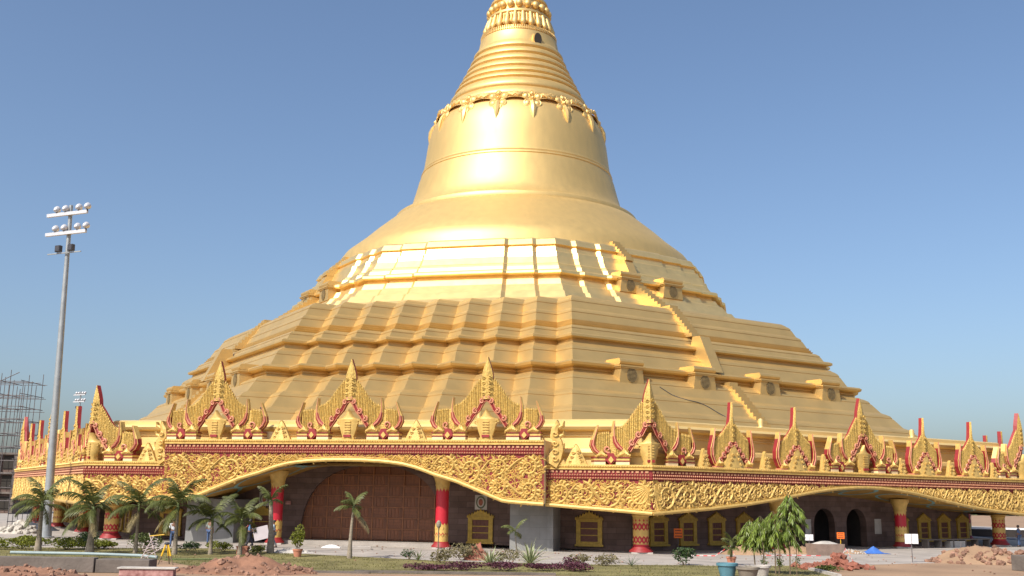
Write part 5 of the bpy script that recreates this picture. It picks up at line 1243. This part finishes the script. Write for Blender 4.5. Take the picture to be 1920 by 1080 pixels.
for i in range(9000):
    a = rg.uniform(-1.25, 1.25); d = rg.uniform(330, 380); x, y = d*math.sin(a), d*math.cos(a)-116; z = rg.uniform(0, 1)**1.3*9*(.7+.5*noise.noise(Vector((a*14, 0, 0)))); s = rg.uniform(1.2, 2.6)
    u = Vector((rg.gauss(0, 1), rg.gauss(0, 1), rg.gauss(0, 1))).normalized()*s; v = u.orthogonal().normalized()*s; c = Vector((x, y, max(.4, z))); mb.add([c-u, c+v, c+u, c-v], [(0, 1, 2, 3)])
tag(mb.build('far_treeline', 'fartree'), 'low line of distant trees along the horizon', 'tree line', kind='stuff')

# ------------------------------------------------------------------ people
def skin_mesh(verts, edges, radii, name, mats, sub=1):
    me = bpy.data.meshes.new('tmp'); me.from_pydata(verts, edges, []); ob = bpy.data.objects.new('tmp', me); COL.objects.link(ob)
    sk = ob.modifiers.new('skin', 'SKIN'); sk.use_smooth_shade = True
    for i, r in enumerate(radii): me.skin_vertices[0].data[i].radius = (r, r) if not isinstance(r, tuple) else r
    me.skin_vertices[0].data[0].use_root = True
    ss = ob.modifiers.new('sub', 'SUBSURF'); ss.levels = sub
    dg = bpy.context.evaluated_depsgraph_get(); out = bpy.data.meshes.new_from_object(ob.evaluated_get(dg)); out.name = name
    out.materials.clear(); out.materials.append(mats); bpy.data.objects.remove(ob); return out
STAND = dict(pel=(0, 0, .95), spi=(0, 0, 1.12), che=(0, 0, 1.32), nec=(0, 0, 1.46), hl=(0, .01, 1.54), hm=(0, .02, 1.62), ht=(0, .01, 1.70),
    shl=(-.19, 0, 1.40), ell=(-.25, -.02, 1.12), wrl=(-.25, .06, .88), hal=(-.25, .08, .80), shr=(.19, 0, 1.40), elr=(.25, -.02, 1.12), wrr=(.25, .06, .88), har=(.25, .08, .80),
    hil=(-.09, 0, .90), knl=(-.11, .02, .50), anl=(-.11, 0, .09), tol=(-.12, .16, .035), hir=(.09, 0, .90), knr=(.11, .02, .50), anr=(.11, 0, .09), tor=(.12, .16, .035))
RAD = dict(pel=(.15, .11), spi=(.14, .10), che=(.16, .11), nec=.052, hl=.07, hm=(.08, .098), ht=(.06, .075), sh=.06, el=.042, wr=.03, ha=.036, hi=.09, kn=.058, an=.042, to=.036)
def person(label, x, y, z, rz, shirt, trousers, pose=None, group='people at the building', sleeve=1.0):
    J = dict(STAND); J.update(pose or {}); o = thing('person', label, 'person', (x, y, z), rz, group)
    def sk(chain, name, m, grow=0.0):
        names = []; ed = []
        for c in chain:
            for a, b_ in zip(c, c[1:]):
                for q in (a, b_):
                    if q not in names: names.append(q)
                ed.append((names.index(a), names.index(b_)))
        rd = []
        for q in names:
            r = RAD[q] if q in RAD else RAD[q[:2]]; rd.append((r[0]+grow, r[1]+grow) if isinstance(r, tuple) else (r+grow, r+grow))
        return put(name, skin_mesh([J[q] for q in names], ed, rd, name, m), o)
    body = sk([['pel', 'spi', 'che', 'nec', 'hl', 'hm', 'ht'], ['che', 'shl', 'ell', 'wrl', 'hal'], ['che', 'shr', 'elr', 'wrr', 'har'], ['pel', 'hil', 'knl', 'anl', 'tol'], ['pel', 'hir', 'knr', 'anr', 'tor']], 'body', M['skin'])
    sk([['pel', 'spi', 'che'], ['che', 'shl', 'ell'] if sleeve > .5 else ['che', 'shl'], ['che', 'shr', 'elr'] if sleeve > .5 else ['che', 'shr']], 'shirt', shirt, .017)
    sk([['pel', 'hil', 'knl', 'anl'], ['pel', 'hir', 'knr', 'anr']], 'trousers', trousers, .019)
    hm = Vector(J['hm']); hd = (Vector(J['ht'])-Vector(J['hl'])).normalized(); rot = Vector((0, 0, 1)).rotation_difference(hd).to_matrix()
    mb = MB(); mb.lathe([(.092, -.02), (.1, .03), (.09, .075), (.06, .108), (.01, .12)], 12, sy=1.12); mb.v = [tuple(hm+rot @ Vector((p[0], p[1]-.018, p[2]))) for p in mb.v]; mb.build('hair', 'hair', o, 60)
    f = MB(); f.tube([(0, .085, .02), (0, .112, -.02), (0, .09, -.035)], [.012, .02, .012], 5)
    for sx in (-1, 1): f.lathe([(.005, -.03), (.02, 0), (.005, .03)], 6, c=(sx*.085, 0, -.005))
    f.box((0, .088, -.06), (.05, .012, .012)); f.v = [tuple(hm+rot @ Vector(p)) for p in f.v]; f.build('face', 'skin', o)
    e = MB()
    for sx in (-1, 1): e.lathe([(.003, -.01), (.012, 0), (.003, .01)], 6, c=(sx*.034, .088, .012))
    e.v = [tuple(hm+rot @ Vector(p)) for p in e.v]; e.build('eyes', 'hair', o)
    for sd_ in 'lr':
        w_, h_ = Vector(J['wr'+sd_]), Vector(J['ha'+sd_]); d = (h_-w_).normalized(); s1 = d.cross(Vector((1, 0, .2))).normalized(); h2 = MB(); cu = d.cross(s1)
        for k, L in enumerate((.062, .072, .068, .052)):
            b_ = h_+s1*(k-1.5)*.019; h2.tube([b_, b_+d*L*.55, b_+d*L*.9+cu*.02], [.0095, .009, .007], 5)
        b_ = w_.lerp(h_, .5)+s1*.03; h2.tube([b_, b_+s1*.02+d*.03, b_+s1*.015+d*.06], [.012, .01, .008], 5); h2.build('fingers', 'skin', o)
    for sd_ in 'lr':
        a_, t_ = Vector(J['an'+sd_]), Vector(J['to'+sd_]); s2 = MB(); s2.tube([(a_.x, a_.y-.05, a_.z-.045), (a_.x, a_.y+.03, a_.z-.04), tuple(t_+Vector((0, .03, 0)))], [.045, .05, .032], 7); s2.build('shoe', 'hair', o)
    return o
def cloth(n, c): M[n] = mat(n, c, .85, 0, .15, 8); return M[n]
WALKL = dict(knl=(-.1, .16, .52), anl=(-.1, .2, .1), tol=(-.1, .35, .05), knr=(.1, .02, .5), anr=(.1, -.2, .1), tor=(.1, -.05, .035), ell=(-.25, -.1, 1.14), wrl=(-.24, -.1, .9), hal=(-.24, -.09, .82))
CARRY = dict(ell=(-.24, .06, 1.14), wrl=(-.18, .28, 1.08), hal=(-.16, .36, 1.07), elr=(.24, .06, 1.14), wrr=(.18, .28, 1.08), har=(.16, .36, 1.07))
person('person in a white shirt and blue jeans standing behind an arching palm', -21.6, -49.4, .004, .4, cloth('white_shirt', (.62, .63, .66)), cloth('blue_jeans', (.06, .10, .2)))
person('person in a grey-green shirt and jeans seen from behind at the grey screen wall', -20.3, -45.9, .004, -.3, cloth('sage_shirt', (.24, .27, .24)), M['blue_jeans'])
person('person in a red shirt and dark trousers reaching to the left', -17.3, -46.9, .004, 1.9, cloth('red_shirt', (.42, .06, .07)), cloth('dark_trousers', (.03, .03, .045)), {**WALKL, 'elr': (.2, .22, 1.22), 'wrr': (.18, .45, 1.1), 'har': (.18, .53, 1.07)})
person('person in a blue shirt holding the left end of the pale board', -16.75, -49.3, .004, -1.5, cloth('blue_shirt', (.12, .25, .48)), M['dark_trousers'], {**CARRY, **{k: WALKL[k] for k in ('knl', 'anl', 'tol', 'knr', 'anr', 'tor')}})
person('person in a pale blue shirt holding the right end of the pale board', -15.3, -48.9, .004, 1.65, cloth('pale_blue_shirt', (.38, .50, .60)), cloth('grey_trousers', (.14, .14, .15)), {**CARRY, **{k: WALKL[k] for k in ('knl', 'anl', 'tol', 'knr', 'anr', 'tor')}})
mb = MB(); mb.box((0, 0, 0), (.95, .035, .82), mat_=Matrix.Rotation(R_(-14), 3, 'Y')); tag(mb.build('board', 'board', None, None, (-16.03, -49.25, .92), .25), 'pale board carried between two people by the left red column', 'board')
sh = face_pt(-1, -6.95, 47.9)
pm2 = MB(); pm2.box((0, 0, .3), (2.2, .8, .6)); o = pm2.build('roof_step', 'cream', pag, None, (sh[0], sh[1], PZ-.02), beta(-1))
person('person in a white shirt standing on the roof behind the left front gable', sh[0], sh[1], PZ+.58, .6, M['white_shirt'], M['dark_trousers'])
person('person in blue clothes standing beyond the column at the right edge', 41.6, -30.3, .004, .8, cloth('navy_shirt', (.07, .12, .24)), M['blue_jeans'])
